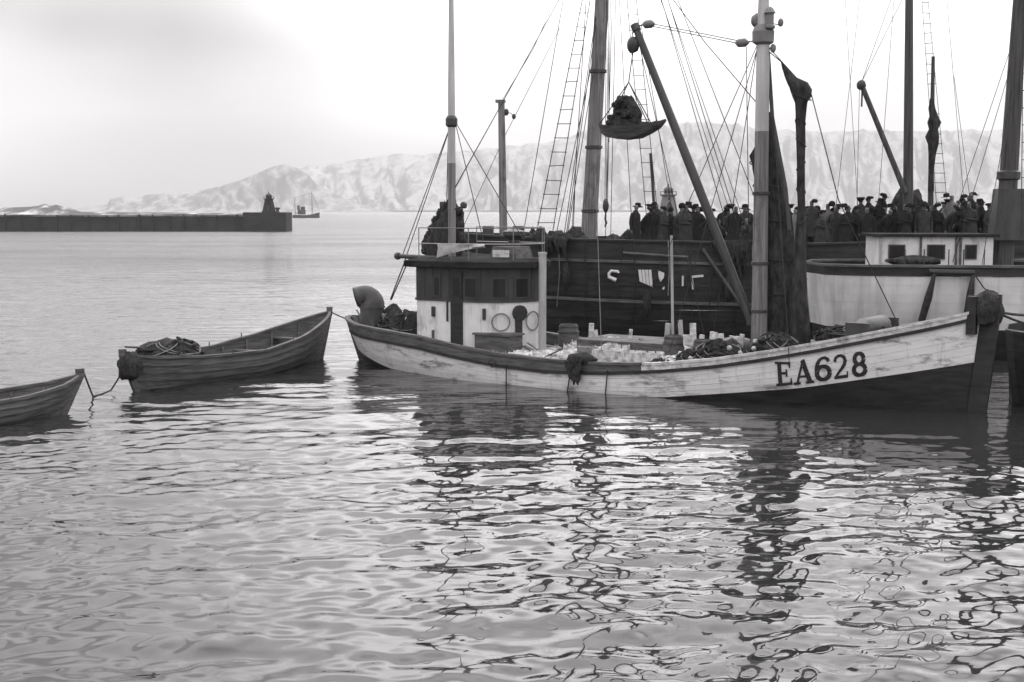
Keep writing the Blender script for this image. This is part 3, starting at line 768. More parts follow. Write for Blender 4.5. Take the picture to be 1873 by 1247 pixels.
# roof, its rail and what lies on it
roof = MB().loft([[(x, y, zTop) for x, y in wpath(.12)], [(x, y, zTop + .02) for x, y in wpath(.24)], [(x, y, zTop + .17) for x, y in wpath(.24)], [(x * .9 + sB * .1, y * .8, zTop + .24) for x, y in wpath(.2)]]).build('roof', M['roof_tar'], house)
zR = zTop + .2
RP = [(sA + .1, -1.25), (sA + 1.2, -1.3), (sB + .15, -1.3), (sB + 1.15, -.75), (sB + 1.4, .2), (sB + .9, 1.05), (sA + .1, 1.3)]
for i, (x, y) in enumerate(RP): rod(boat, 'rail_post', (x, y, zR - .05), (x, y, zR + .82), .014, 'grey_metal')
for hz, mm in ((.42, 'light_metal'), (.82, 'grey_metal')):
    rope(boat, 'roof_rail', [(x, y, zR + hz) for x, y in RP], .013, mm)
cv = MB(); rows = []
for i in range(9):
    u = i / 8; rows.append([(sA + .75 + u * 1.5, -1.31 + .03 * math.sin(v * 5 + u * 9), zR + .42 - v * (.08 + .28 * (1 - u) ** 1.5)) for v in (0, .33, .66, 1)])
cv.slab(rows, [[(x, y + .02, z_) for x, y, z_ in r_] for r_ in rows]).build('spray_cloth', M['canvas'], boat, True)
sk = MB().box((sB + .5, .1, zR + .16), (.9, .8, .36), None, .8).build('skylight', M['worn_wood'], roof)
MB().box((sB + .5, -.37, zR + .16), (.5, .04, .18)).build('skylight_pane', M['white_wood'], roof)
MB().lathe((sA + 1.9, .5, zR), [(.16, 0), (.16, .5), (.3, .62), (.3, .72), (.05, .8)], 12).build('compass_binnacle', M['iron'], boat)
# stove pipe in front of the wheelhouse
s_, z0_ = E.sz(992, 560, -.1); z1_ = E.sz(990, 466, -.1)[1]
MB().lathe((s_, -.1, zdk(.35)), [(.10, 0), (.10, z1_ - zdk(.35)), (.115, z1_ - zdk(.35) + .01), (.115, z1_ - zdk(.35) + .07), (.07, z1_ - zdk(.35) + .07)], 12).build('exhaust_pipe', M['light_metal'], boat, True)
# deck locker on the starboard side of the wheelhouse front
sl, zl = E.sz(893, 628, -1.3)
lk = MB().box((sl + .1, -1.0, zdk(.27) + .26), (1.05, .6, .52)).build('deck_locker', M['worn_wood'], boat)
MB().box((sl + .1, -1.0, zdk(.27) + .55), (1.15, .68, .05)).build('locker_lid', M['worn_wood'], lk)

# mizzen mast, furled sail and boom
mb_ = E.at(827, 470, .15); mt_ = E.at(826.5, 215, .15); ms, mp0 = mb_.x, .15
zt_ = E.sz(829, 0, .15)[1]
MB().tube([(ms, mp0, zdk(.15)), (ms, mp0, mt_.z - 1.2)], [.11, .105], 12).build('mizzen_mast', M['mast_grey'], boat, True)
MB().tube([(ms, mp0, mt_.z - 1.2), (ms, mp0, mt_.z), (ms + .01, mp0, zt_ + 1.2)], [.104, .10, .055], 12).build('mizzen_topmast', M['mast_white'], boat, True)
MB().lathe((ms, mp0, mt_.z - .25), [(.11, 0), (.16, .05), (.16, .22), (.11, .3)], 12).build('mast_hoop', M['iron'], boat)
prof = [(470, 777, 846), (455, 776, 845), (440, 781, 844), (425, 791, 843), (412, 792, 842), (400, 800, 842), (388, 806, 840), (378, 815, 836), (368, 820, 830)]
rings = []
for j, (py, xa_, xb_) in enumerate(prof):
    a = E.at(xa_, py, .45); b = E.at(xb_, py, .45); cx = (a.x + b.x) / 2; rx = (b.x - a.x) / 2; ring = []
    for k in range(16):
        an = 2 * math.pi * k / 16; g = 1 + .34 * mnoise.noise(Vector((math.cos(an) * 2.6, math.sin(an) * 2.6, j * 1.3)))
        ring.append((cx + rx * g * math.cos(an), .5 + min(.34, rx * .75) * g * math.sin(an), a.z))
    rings.append(ring)
fsl = MB().loft(rings); _r = random.Random(3)
for py, px in ((372, 826), (380, 812), (386, 838), (396, 806), (404, 797), (410, 838), (420, 793), (430, 786), (438, 842), (446, 780), (458, 780), (462, 800), (452, 842)):
    q = E.at(px, py, .42); fsl.lump(q, (_r.uniform(.10, .17), .14, _r.uniform(.12, .22)), int(px), 12, 8, .45, 2.4)
fsl.build('furled_sail', M['sail'], boat, True)
b0 = E.at(730, 468, .1); b1 = Vector((ms, .12, E.sz(790, 472, .1)[1] - .02))
boom = MB().tube([b0, b1], [.06, .085], 10).build('mizzen_boom', M['dark_wood'], boat, True)
MB().lathe(b0 - Vector((.05, 0, 0)), [(.09, -.06), (.11, 0), (.09, .06)], 10, Vector((1, 0, 0))).build('boom_end', M['iron'], boat)
sh = E.at(714, 548, .1)
for dx in (0, .12): rope(boat, 'sheet_rope', [b0 + Vector((.25 + dx, 0, -.05)), Vector((sh.x + dx * .3, .1, sh.z))], .018)
for (xa_, ya), (xb_, yb) in (((823, 232), (735, 470)), ((826, 225), (742, 472)), ((833, 225), (884, 440)), ((836, 228), (958, 440)), ((820, 240), (817, 372))):
    rope(boat, 'stay', [E.at(xa_, ya, .15), E.at(xb_, yb, .15 if xb_ < 850 else -.6)], .012)
rope(boat, 'stay', [E.at(831, 345, .15), E.at(912, 200, .3), E.at(1022, 0, .5), E.l(masthead(1022))], .011)
lm = E.at(848, 377, .1); rod(boat, 'lamp_bracket', (ms, mp0, lm.z - .1), lm, .02, 'iron')
MB().lathe(lm - Vector((0, 0, .06)), [(.05, 0), (.09, .03), (.09, .13), (.04, .18)], 10).build('stern_lamp', M['iron'], boat)

# ventilator cowl on the after deck
cs, cz = E.sz(681, 600, -.1); zc = E.sz(681, 548, -.1)[1]
cur = [(cs, -.1, zdk(.05)), (cs, -.1, zc - .35), (cs, -.1, zc - .08)]; rad = [.34, .34, .35]
for i in range(1, 9):
    a = R(105) * i / 8; cur.append((cs - .16 * (1 - math.cos(a)), -.1 - .12 * (1 - math.cos(a)), zc - .08 + .22 * math.sin(a))); rad.append(.35 - .09 * math.sin(a))
cur.append((cs - .34, -.1 - .25, zc + .08)); rad.append(.27)
cw = MB().tube(cur, rad, 18, caps=False)
cw.build('ventilator_cowl', M['vent'], boat, True)
MB().tube([cur[-1], (cur[-1][0] - .035, cur[-1][1] - .026, cur[-1][2] - .012)], [.285, .285], 18).build('cowl_mouth', M['tar'], boat, True)
for z_, r_ in ((zc - .2, .372), (zdk(.05) + .12, .40)):
    MB().tube([(cs, -.1, z_ - .025), (cs, -.1, z_ + .025)], [r_, r_], 18).build('cowl_flange', M['vent'], boat, True)
# net heaped right aft, and the white grab rope round the stern
nh = MB().lump((0, 0, 0), (.72, .62, .52), 8, 20, 12, .4, 2.2).lump((-.42, .1, .1), (.34, .4, .6), 4, 16, 10, .3, 2.2).lump((.5, -.1, .1), (.3, .4, .5), 14, 16, 10, .3, 2.2).build('net_heap', M['net'], None, True)
nh.location = E.w(E.at(735, 592, .2).x, .2, zdk(.08) + .2); nh.rotation_euler = (0, 0, E.rz); dress_net(nh, (.76, .66, .56), 40, 12, 3)
tag(nh,
    'dark heap of tarred net piled aft behind the wheelhouse', 'net', 'net heaps on the fishing boat')
rope(boat, 'rudder_rope', [E.at(x, y, -.25) for x, y in ((652, 566), (657, 575), (661, 588), (661, 603), (657, 612))], .022, 'rope_light')

# foremast, derrick boom with the tray of fish, blocks and stays
fmB = E.at(1388, 640, 0); fs = fmB.x
fmT = E.at(1397, -5, 0); fm = lambda z: Vector((fs + (fmT.x - fs) * (z - fmB.z) / (fmT.z - fmB.z), 0, z))
zk = E.sz(1395, 240, 0)[1]
MB().tube([fm(zdk(.62) - .1), fm(zdk(.62) + 1.2), fm(zk)], [.19, .185, .16], 14).build('foremast', M['mast_grey'], boat, True)
zt2 = E.sz(1397, 70, 0)[1]
MB().tube([fm(zk), fm(zt2), fm(fmT.z), fm(fmT.z + 1.1)], [.159, .15, .12, .06], 14).build('fore_topmast', M['mast_white'], boat, True)
for zz in (1.9, 3.0, 4.6): MB().lathe(fm(zz) - Vector((0, 0, .04)), [(.17, 0), (.2, .01), (.2, .07), (.17, .08)], 16).build('mast_band', M['iron'], boat)
MB().lathe(fm(zt2) - Vector((0, 0, .15)), [(.15, 0), (.24, .06), (.25, .3), (.2, .42), (.15, .46)], 14).build('mast_cap', M['grey_metal'], boat)
zx = E.sz(1397, 35, 0)[1]
MB().lathe(fm(zx) + Vector((.2, -.1, -.25)), [(.08, 0), (.12, .03), (.12, .08), (.09, .1), (.09, .34), (.13, .36), (.08, .46), (.03, .5)], 12).build('mast_lantern', M['grey_metal'], boat, True)
MB().lump(fm(zx) + Vector((-.18, .0, -.02)), (.12, .12, .16), 5).build('mast_block', M['grey_metal'], boat, True)
pulley(boat, E.at(1428, 41, 0), .07, 'grey_metal'); rod(boat, 'bracket', fm(zx - .05), E.at(1428, 46, 0), .012, 'iron')
tip = E.at(1162, 48, .15); heel = fm(E.sz(1389, 585, 0)[1]) + Vector((-.22, 0, 0))
boomd = MB().tube([heel, heel.lerp(tip, .5), tip], [.095, .11, .085], 10).build('derrick_boom', M['dark_wood'], boat, True)
MB().tube([tip - (tip - heel).normalized() * .12, tip + (tip - heel).normalized() * .05], [.11, .11], 10).build('boom_cap', M['iron'], boat)
MB().box(heel + Vector((.1, 0, -.02)), (.3, .2, .22)).build('gooseneck', M['iron'], boat)
bl1 = E.at(1186, 44, .12); bl2 = E.at(1357, 78, .02); mh = fm(E.sz(1390, 73, 0)[1])
for k in (-.03, .03): rope(boat, 'topping_lift', [bl1 + Vector((0, k, k)), bl2 + Vector((0, k, k))], .011, 'rope')
for c, nx in ((bl1, tip), (bl2, mh)):
    rope(boat, 'topping_lift', [c, nx], .016)
    MB().tube([c + Vector((-.16, 0, .01)), c + Vector((-.08, 0, 0)), c + Vector((.08, 0, 0)), c + Vector((.17, 0, -.01))], [.03, .10, .10, .03], 10).build('block', M['grey_metal'], boat, True)
hk = E.at(1158, 82, .15)
for k in (-.05, .05): rope(boat, 'tackle_rope', [tip + Vector((k, 0, -.02)), hk + Vector((k, 0, .1))], .013)
MB().lump(hk, (.17, .12, .2), 6, 12, 8, .12).build('cargo_block', M['dark_wood'], boat, True)
apex = E.at(1150, 150, .15); rope(boat, 'hoist_rope', [hk - Vector((0, 0, .15)), apex], .014)
# foresail stowed abaft the mast, boom against the mast
prof = [(205, 1391, 1408), (235, 1386, 1412), (262, 1384, 1414), (285, 1370, 1420), (310, 1376, 1424), (345, 1380, 1430), (390, 1380, 1440), (430, 1384, 1446), (470, 1386, 1448), (520, 1388, 1444), (575, 1388, 1440), (615, 1392, 1436)]
rings = []
for j, (py, xa_, xb_) in enumerate(prof):
    a = E.at(xa_, py, .3); b = E.at(xb_, py, .3); cx = (a.x + b.x) / 2; rx = (b.x - a.x) / 2; ring = []
    for k in range(26):
        an = 2 * math.pi * k / 26; g = 1 + .26 * mnoise.noise(Vector((math.cos(an) * 4.0, math.sin(an) * 4.0, j * .6 + 9)))
        ring.append((cx + rx * g * math.cos(an), .42 + .2 * g * math.sin(an), a.z))
    rings.append(ring)
MB().loft(rings).build('stowed_foresail', M['sail'], boat, True)
rope(boat, 'gaff', [E.at(1404, 70, .1), E.at(1412, 210, .1), E.at(1437, 345, .1), E.at(1444, 420, .1)], [.035, .045, .05, .05], 'mast_dark', 8)
# brailed-up jib hanging from its stay
prof = [(112, 1428, 1430), (125, 1431, 1440), (140, 1436, 1452), (152, 1441, 1476), (165, 1446, 1484), (178, 1450, 1482), (188, 1454, 1475), (205, 1456, 1474), (225, 1456, 1472), (260, 1457, 1473), (300, 1458, 1472), (340, 1458, 1472), (380, 1460, 1472), (430, 1456, 1474), (480, 1452, 1474), (540, 1448, 1476), (600, 1446, 1480), (636, 1446, 1482)]
rings = []
for j, (py, xa_, xb_) in enumerate(prof):
    a = E.at(xa_, py, .1); b = E.at(xb_, py, .1); cx = (a.x + b.x) / 2; rx = (b.x - a.x) / 2; ring = []
    for k in range(26):
        an = 2 * math.pi * k / 26; g = 1 + .22 * mnoise.noise(Vector((math.cos(an) * 4.2, math.sin(an) * 4.2, j * .6 + 20)))
        ring.append((cx + rx * g * math.cos(an), .1 + min(.17, rx) * g * math.sin(an), a.z))
    rings.append(ring)
MB().loft(rings).build('brailed_jib', M['sail'], boat, True)
rope(boat, 'forestay', [fm(E.sz(1397, 75, 0)[1]), E.at(1484, 172, .1), E.at(1534, 366, .1), E.at(1652, 612, .05)], .013)
rope(boat, 'jib_halyard', [fm(E.sz(1397, 85, 0)[1]), E.at(1429, 113, .1)], .012)
pulley(boat, E.at(1414, 88, 0), .075, 'grey_metal')
for (xa_, ya), (xb_, yb), pp in (((1386, 80), (1290, 300), .9), ((1386, 80), (1340, 380), 1.6), ((1386, 85), (1318, 320), -1.2), ((1365, 85), (1368, 300), .6), ((1395, 90), (1420, 560), 1.7), ((1408, 95), (1436, 540), -1.7), ((1240, 0), (1372, 340), .4), ((1222, 0), (1340, 380), .6), ((1216, 20), (1318, 372), .8)):
    stay_to(E, boat, (xa_, ya), (xb_, yb), 0, pp, 1.0, .010)
rope(boat, 'stay', [E.l(masthead(1232)), E.at(1232, 0, .2), E.at(1290, 78, .2), E.at(1384, 188, 0)], .012)
for (py, xa_, xb_, pp) in ((178, 1450, 1482, .1), (225, 1456, 1472, .1), (262, 1457, 1473, .1), (305, 1458, 1472, .1), (350, 1458, 1472, .1), (405, 1458, 1473, .1), (300, 1374, 1424, .42), (345, 1380, 1430, .42), (400, 1381, 1441, .42), (470, 1386, 1448, .42), (545, 1388, 1442, .42)):
    px_ = py * .37; a = E.at(xa_, py, pp); b = E.at(xb_, py - 3, pp); c_ = (a + b) / 2; rx = (b - a).length / 2 * 1.06
    ry = min(.18, rx) if pp < .2 else .23
    rope(boat, 'lashing', [(c_.x + rx * math.cos(q), pp + ry * 1.08 * math.sin(q), c_.z + .09 * math.cos(q + px_) ) for q in [2 * math.pi * i / 16 for i in range(17)]], .014, 'rope')
# tray of fish in the sling: a thing of its own
tray = empty('cargo_tray', E.w(*E.at(1158, 255, .15)), E.rz, 'boat shaped cargo tray heaped with catch hanging from the derrick boom', 'cargo tray')
tl = lambda px, py: E.at(px, py, .15) - E.at(1158, 255, .15)
rings = []
for px, yt, yb, w_ in ((1101, 228, 233, .12), (1106, 226, 244, .3), (1118, 229, 251, .42), (1140, 232, 255, .48), (1165, 232, 252, .46), (1186, 228, 243, .36), (1204, 223, 234, .22), (1217, 219, 222, .06)):
    a = tl(px, yt); b = tl(px, yb); rings.append([(a.x, -w_, a.z), (b.x, -w_ * .6, b.z), (b.x, w_ * .6, b.z), (a.x, w_, a.z), (a.x, w_ * .85, a.z - .02), (b.x, w_ * .5, b.z + .06), (b.x, -w_ * .5, b.z + .06), (a.x, -w_ * .85, a.z - .02)])
MB().loft(rings).build('tray', M['worn_wood'], tray)
rings = []
for j, (py, xa_, xb_) in enumerate(((240, 1110, 1176), (230, 1116, 1173), (220, 1121, 1171), (208, 1126, 1169), (198, 1130, 1168), (190, 1134, 1164), (182, 1138, 1158), (176, 1143, 1153))):
    a = tl(xa_, py); b = tl(xb_, py); cx = (a.x + b.x) / 2; rx = (b.x - a.x) / 2
    rings.append([(cx + rx * math.cos(an) * (1 + .30 * mnoise.noise(Vector((math.cos(an) * 2.4, math.sin(an) * 2.4, j * .9)))), min(.36, rx * .8) * math.sin(an), a.z + .03 * math.sin(an * 3 + j)) for an in [2 * math.pi * k / 20 for k in range(20)]])
ct = MB().loft(rings); _r = random.Random(9)
for k in range(34):
    py = _r.uniform(180, 238); hw = 4 + (py - 176) * .46; px = 1146 + _r.uniform(-1, 1) * hw
    q = tl(px, py); ct.lump((q.x, _r.uniform(-.32, -.05), q.z), (_r.uniform(.05, .12), .07, _r.uniform(.04, .1)), k, 8, 6, .4, 2.5)
for k in range(14):
    q = tl(_r.uniform(1172, 1205), _r.uniform(224, 234)); ct.lump((q.x, _r.uniform(-.2, .2), q.z), (_r.uniform(.06, .11), .1, .05), k, 8, 6, .4, 2.5)
rings = None
ct.build('catch', M['net'], tray, True)
for px, py, q in ((1104, 228, -.2), (1104, 228, .2), (1194, 226, -.25), (1182, 228, .3), (1128, 226, -.35)):
    e = tl(px, py); rope(tray, 'sling_rope', [tl(1150, 150), (e.x, q, e.z)], .013)
stay_to(E, boat, (1162, 48), (1225, 330), .15, 1.5, 1.0, .010, 'derrick_guy')

# ---------------- the working deck: fish, crates, pound boards, nets
def fish_heap(name, spots, n, label, seed):
    rng = random.Random(seed); mb = MB()
    for _ in range(n):
        s0, s1, p0, p1, hmax = spots[rng.randrange(len(spots))]
        s = rng.uniform(s0, s1); p = rng.uniform(p0, p1)
        u = (s - s0) / (s1 - s0) * 2 - 1; v = (p - p0) / (p1 - p0) * 2 - 1
        t = min(1, max(0, s / E.L)); z = zdk(t) + .06 + hmax * max(0, 1 - u * u) * max(.1, 1 - v * v) + rng.uniform(-.02, .03)
        L_ = rng.uniform(.28, .55); a = rng.uniform(0, 6.28); pit = rng.uniform(-.3, .3)
        d = Vector((math.cos(a) * math.cos(pit), math.sin(a) * math.cos(pit), math.sin(pit))); c = Vector((s, p, z)); h_ = L_ * .13
        sd_ = d.cross(Vector((0, 0, 1))).normalized() * h_ * .6; up = Vector((0, 0, h_))
        vs = [c - d * L_ * .5]
        for k, q in ((-.2, 1), (.25, .75)):
            e = c + d * L_ * k; vs += [e + sd_ * q, e + up * q, e - sd_ * q, e - up * q]
        tl_ = c + d * L_ * .42; vs += [tl_, c + d * L_ * .55 + up * .9, c + d * L_ * .55 - up * .9]
        fs_ = [(0, 1, 2), (0, 2, 3), (0, 3, 4), (0, 4, 1), (1, 5, 6, 2), (2, 6, 7, 3), (3, 7, 8, 4), (4, 8, 5, 1), (5, 9, 6), (6, 9, 7), (7, 9, 8), (8, 9, 5), (9, 10, 11)]
        mb.add([E.w(*x) for x in vs], fs_)
    return tag(mb.build(name, M['fish']), label, kind='stuff')
def sp(px, py, p): return E.sz(px, py, p)[0]
fish_heap('fish_catch', [(sp(905, 640, -1.2), sp(1060, 640, -1.2), -1.7, -.2, .16), (sp(1010, 640, -.4), sp(1150, 640, -.4), -.9, .9, .28), (sp(1060, 650, -1.4), sp(1240, 650, -1.4), -1.8, -.4, .2), (sp(1120, 630, .3), sp(1330, 630, .3), -.3, 1.3, .34), (sp(1180, 640, -.8), sp(1370, 640, -.8), -1.7, -.2, .34), (sp(1000, 640, .6), sp(1240, 640, .6), .2, 1.5, .42)], 2600,
          'pale catch of fish strewn over the fishing boat deck', 5)
def post(px, y0, y1, p, wpx, m='white_wood', name='pound_post'):
    a = E.at(px, y1, p); b = E.at(px, y0, p); w_ = wpx / 76.0
    MB().box(((a.x + b.x) / 2, p, (a.z + b.z) / 2), (w_, .07, b.z - a.z), Matrix.Rotation(random.uniform(-.14, .14), 3, 'Y') @ Matrix.Rotation(random.uniform(-.5, .5), 3, 'Z')).build(name, M[m], boat)
for px, y0, y1, p, wp in ((1081, 591, 640, .9, 9), (1091, 603, 640, .7, 6), (1152, 602, 645, .8, 6), (1220, 591, 650, .5, 9), (1246, 585, 650, .6, 8), (1268, 591, 650, .3, 11), (1282, 612, 650, .2, 8)):
    post(px, y0, y1, p, wp, 'white_wood' if px not in (1220, 1246) else 'light_metal')
for px, y0, y1, wp in ((1258, 612, 632, 16), (1305, 607, 626, 14), (1318, 610, 622, 12), (1337, 614, 640, 8), (1347, 616, 642, 8), (1356, 611, 638, 8)):
    post(px, y0, y1, -.1, wp, 'white_wood', 'pound_board')
def crate(px, py, p, n, name_label, rz_=0.0, sz_=(.62, .44, .42)):
    s, z = E.sz(px, py, p); t = s / E.L
    o = empty('fish_crate', E.w(s, p, zdk(t) + .07), E.rz + rz_, name_label, 'crate', 'fish crates on the fishing boat')
    L_, Wd, H_ = sz_
    for sx in (-1, 1):
        for k in range(3): MB().box((sx * L_ / 2, 0, H_ * (.18 + .32 * k)), (.022, Wd, H_ * .27)).build('slat', M['white_wood'], o)
    for sy in (-1, 1):
        for k in range(n): MB().box((-L_ / 2 + L_ * (k + .5) / n, sy * Wd / 2, H_ / 2), (L_ / n * .8, .022, H_)).build('slat', M['white_wood'], o)
    MB().box((0, 0, .02), (L_ - .03, Wd - .03, .03)).build('bottom', M['white_wood'], o)
    return o
crate(1112, 655, -1.35, 4, 'whitewashed fish crate just right of the dark cloth over the rail', .1)
crate(1146, 655, -1.30, 3, 'whitewashed fish crate beside a dark gap, second from the dark cloth', -.08)
crate(1186, 654, -1.25, 3, 'whitewashed fish crate against the dark net heaps amidships', .2)
crate(1128, 634, -.2, 4, 'whitewashed fish crate in the middle of the deck among the catch', .35)
for px, py, p, sz_, sd_, lab in ((1214, 648, -1.3, (.34, .3, .24), 11, 'rounded dark net heap beside the last white crate'),
                            (1266, 646, -1.2, (.40, .36, .34), 12, 'middle dark net heap below the upright white posts'),
                            (1318, 640, -1.0, (.7, .5, .46), 13, 'broad dark net heap on the deck left of the foremast'),
                            (1290, 628, .5, (.5, .4, .26), 14, 'low dark net heap behind the pale pound boards'),
                            (1420, 628, -.5, (.55, .5, .5), 15, 'dark net heap at the foot of the foremast'),
                            (1590, 606, .2, (1.25, .6, .40), 16, 'long dark bundle of net lying on the foredeck by the bow')):
    s, z = E.sz(px, py, p)
    o = MB().lump((0, 0, 0), sz_, sd_, 22, 12, .42, 2.4).build('net_heap', M['net'], None, True)
    o.location = E.w(s, p, zdk(min(.97, s / E.L)) + sz_[2] * .55); o.rotation_euler = (0, 0, E.rz)
    tag(o, lab, 'net', 'net heaps on the fishing boat'); dress_net(o, sz_, sd_ + 50, 12, 2)
def barrel(px, p, label, lie=False, k=1.0):
    s, z = E.sz(px, 640, p); t = s / E.L
    o = empty('barrel', E.w(s, p, zdk(t) + .06), E.rz + .3, label, 'barrel', 'herring barrels on the fishing boat deck')
    MB().lathe((0, 0, 0), [(.21 * k, 0), (.25 * k, .18 * k), (.265 * k, .36 * k), (.25 * k, .54 * k), (.21 * k, .72 * k), (.19 * k, .72 * k), (.19 * k, .69 * k), (.0, .69 * k)], 18).build('staves', M['worn_wood'], o, True)
    for z_, r_ in ((.06, .228), (.2, .257), (.52, .257), (.66, .228)): MB().lathe((0, 0, z_ * k - .02), [(r_ * k, 0), ((r_ + .012) * k, .0), ((r_ + .012) * k, .04), (r_ * k, .04)], 18).build('hoop', M['iron'], o)
    return o
barrel(1232, .1, 'wooden barrel standing behind the dark net heaps near a tall pale post')
barrel(1286, -.35, 'wooden barrel standing by the pale boards left of the foremast', False, .95)
barrel(1040, .9, 'wooden barrel on the far side of the deck right of the stove pipe', False, 1.05)
_r = random.Random(5)
for k in range(26):
    px = _r.uniform(930, 1360); p = _r.uniform(-1.5, 1.2); s = sp(px, 640, p); t = s / E.L; L_ = _r.uniform(.35, 1.3)
    MB().box((s, p, zdk(t) + _r.uniform(.10, .34)), (L_, _r.uniform(.07, .16), .03), Matrix.Rotation(_r.uniform(0, 3.1), 3, 'Z') @ Matrix.Rotation(_r.uniform(-.5, .5), 3, 'Y')).build('loose_board', M[_r.choice(['worn_wood', 'white_wood', 'dark_wood', 'worn_wood'])], boat)
for px, p in ((980, .6), (1075, -.9), (1330, .8), (1215, 1.3)):
    s = sp(px, 640, p); zz = zdk(s / E.L) + .3; pts = []
    for i in range(50): a = i * .5; pts.append((s + (.24 + .02 * math.sin(i)) * math.cos(a), p + .24 * math.sin(a), zz + i * .0035))
    rope(boat, 'coiled_rope', pts, .02, 'rope_light')
# hatch coaming and winch, dark structures of the far side
s, _ = E.sz(1180, 600, 1.2)
hc = MB().box((s, .8, zdk(.5) + .25), (2.6, 1.6, .45)).build('hatch_coaming', M['worn_wood'], boat)
for k in range(6): MB().box((s - 1.08 + .433 * k, .8, zdk(.5) + .5), (.41, 1.64, .05)).build('hatch_board', M['worn_wood'], boat)
s, _ = E.sz(1350, 600, .3)
wn = MB().tube([(s, -.6, zdk(.6) + .55), (s, -.35, zdk(.6) + .55), (s, .35, zdk(.6) + .55), (s, .9, zdk(.6) + .55)], [.16, .28, .28, .16], 14).build('winch_drum', M['iron'], boat, True)
for q in (-.75, 1.0): MB().box((s, q, zdk(.6) + .3), (.5, .09, .75), None, .6).build('winch_stand', M['iron'], boat)
pipe_a = E.at(1228, 430, .9); pipe_b = E.at(1231, 640, .9)
rope(boat, 'light_pole', [pipe_b, pipe_a], .035, 'light_metal', 8)
rope(boat, 'guy_rope', [E.at(1100, 640, -1.8), E.at(1090, 330, -1.0)], .009, 'rope_light')

# ================================================================== open rowing boats astern
def rowing_boat(name, near, far, label, beam, sheer, so, bo, heap=True):
    fr = Frame(near, far)
    h = Hull(fr, beam, -.35, sheer, so, bo, (2.0, .8, 2.0, .8), .5)
    t = empty(name, fr.o, fr.rz, label, 'rowing boat', 'open boats towed astern')
    NS = 6
    for side in (-1, 1):
        for k in range(NS):
            f0, f1 = k / NS, (k + 1) / NS + .015
            zt = lambda q, f0=f0: h.rz(q) + (-.35 - h.rz(q)) * f0
            zb_ = lambda q, f1=f1: h.rz(q) + (-.35 - h.rz(q)) * min(f1, .985)
            mb = MB(); n = 26; outer = []; inner = []
            for j, off in ((0, .0), (1, .026)):
                zz = zt if j == 0 else zb_
                outer.append([h.pt(i / n, zz(i / n), side, off) for i in range(n + 1)]); inner.append([h.pt(i / n, zz(i / n), side, off - .024) for i in range(n + 1)])
            mb.slab(outer, inner).build('strake', M['row_wood'], t)
        h.strip(lambda q: h.rz(q) + .02, side, .05, .05, .06, 0, 1, 30).build('gunwale', M['worn_wood'], t)
    for tt in (.22, .42, .62, .8):
        z = h.rz(tt) - .26; a = h.pt(tt, z, 1, -.03)
        MB().box((a.x, 0, z), (.24, 2 * a.y, .045)).build('thwart', M['row_wood'], t)
    n = 9
    for i in range(1, n):
        tt = i / n; pts = [h.pt(tt, h.rz(tt) - .03 - (h.rz(tt) + .2) * abs(math.sin(a)) , 1 if math.cos(a) > 0 else -1, -.05) for a in (0.02, .6, 1.2)]
        full = [(p.x, -p.y, p.z) for p in pts] + [tuple(p) for p in pts[::-1]]
        rope(t, 'rib', full, .028, 'row_wood', 4)
    rows = []; 
    for i in range(13):
        tt = .08 + .84 * i / 12; a = h.pt(tt, -.12, 1, -.06); rows.append([(a.x, -max(0.02, a.y), -.1 + .0), (a.x, 0, -.13), (a.x, max(.02, a.y), -.1)])
    MB().grid(rows).build('bottom_boards', M['row_wood'], t)
    for e in (0, 1):
        rings = []
        for z in (h.rz(e) + .16, h.rz(e), .3, -.1, -.35):
            q = h.pt(e, min(z, h.rz(e)), 1); sg = 1 if e else -1
            rings.append([(q.x - .07 * sg, -.06, z), (q.x + .09 * sg, -.04, z), (q.x + .09 * sg, .04, z), (q.x - .07 * sg, .06, z)])
        MB().loft(rings).build('stem_post', M['row_wood'], t)
    for tt in (.35, .5, .65):
        for side in (-1, 1):
            q = h.pt(tt, h.rz(tt), side); rod(t, 'thole_pin', (q.x, q.y, h.rz(tt)), (q.x, q.y, h.rz(tt) + .16), .016, 'worn_wood')
    return fr, h, t
f1, h1, rb1 = rowing_boat('rowing_boat', W(240, 716), W(594, 655), 'dark clinker open boat towed right behind the fishing boat with net inside', 1.85,
                [(0, .86), (.08, .76), (.25, .66), (.5, .62), (.72, .82), (.88, 1.08), (1, 1.30)], (-.25, .35), (.28, -.35))
q = h1.pt(0, .6, 1)
fd = MB().lump((q.x + .02, -.05, .62), (.24, .30, .34), 21, 16, 10, .35, 2.2).build('stern_fender', M['net'], rb1, True)
o = MB().lump((0, 0, 0), (.95, .55, .42), 23, 22, 12, .3, 1.8).build('net_heap', M['net'], None, True)
o.location = f1.w(h1.pt(.2, .5, 1).x, .15, .66); o.rotation_euler = (0, 0, f1.rz); tag(o, 'dark net heap lying in the after part of the open towed boat', 'net'); dress_net(o, (.95, .55, .42), 71, 14, 0)
oar = empty('oar', f1.w(h1.pt(.14, .7, 1).x, .2, .80), f1.rz, 'grey oar lying over the net in the open towed boat', 'oar')
MB().tube([(-.75, .12, .22), (1.7, -.1, -.1)], .025, 8).build('shaft', M['worn_wood'], oar)
MB().box((1.95, -.125, -.135), (.55, .03, .13), Matrix.Rotation(.13, 3, 'Y')).build('blade', M['worn_wood'], oar)
f2, h2, rb2 = rowing_boat('rowing_boat', W(-330, 808), W(126, 752), 'dark open boat at the left edge tied last in the tow', 1.55,
                [(0, .9), (.1, .7), (.3, .5), (.5, .44), (.72, .48), (.9, .58), (1, .72)], (-.25, .35), (.28, -.3))
def free_rope(pts, label, r=.02, m='rope'):
    return tag(MB().tube(pts, r, 6).build('tow_rope', M[m], None, True), label, 'rope', 'tow ropes between the boats')
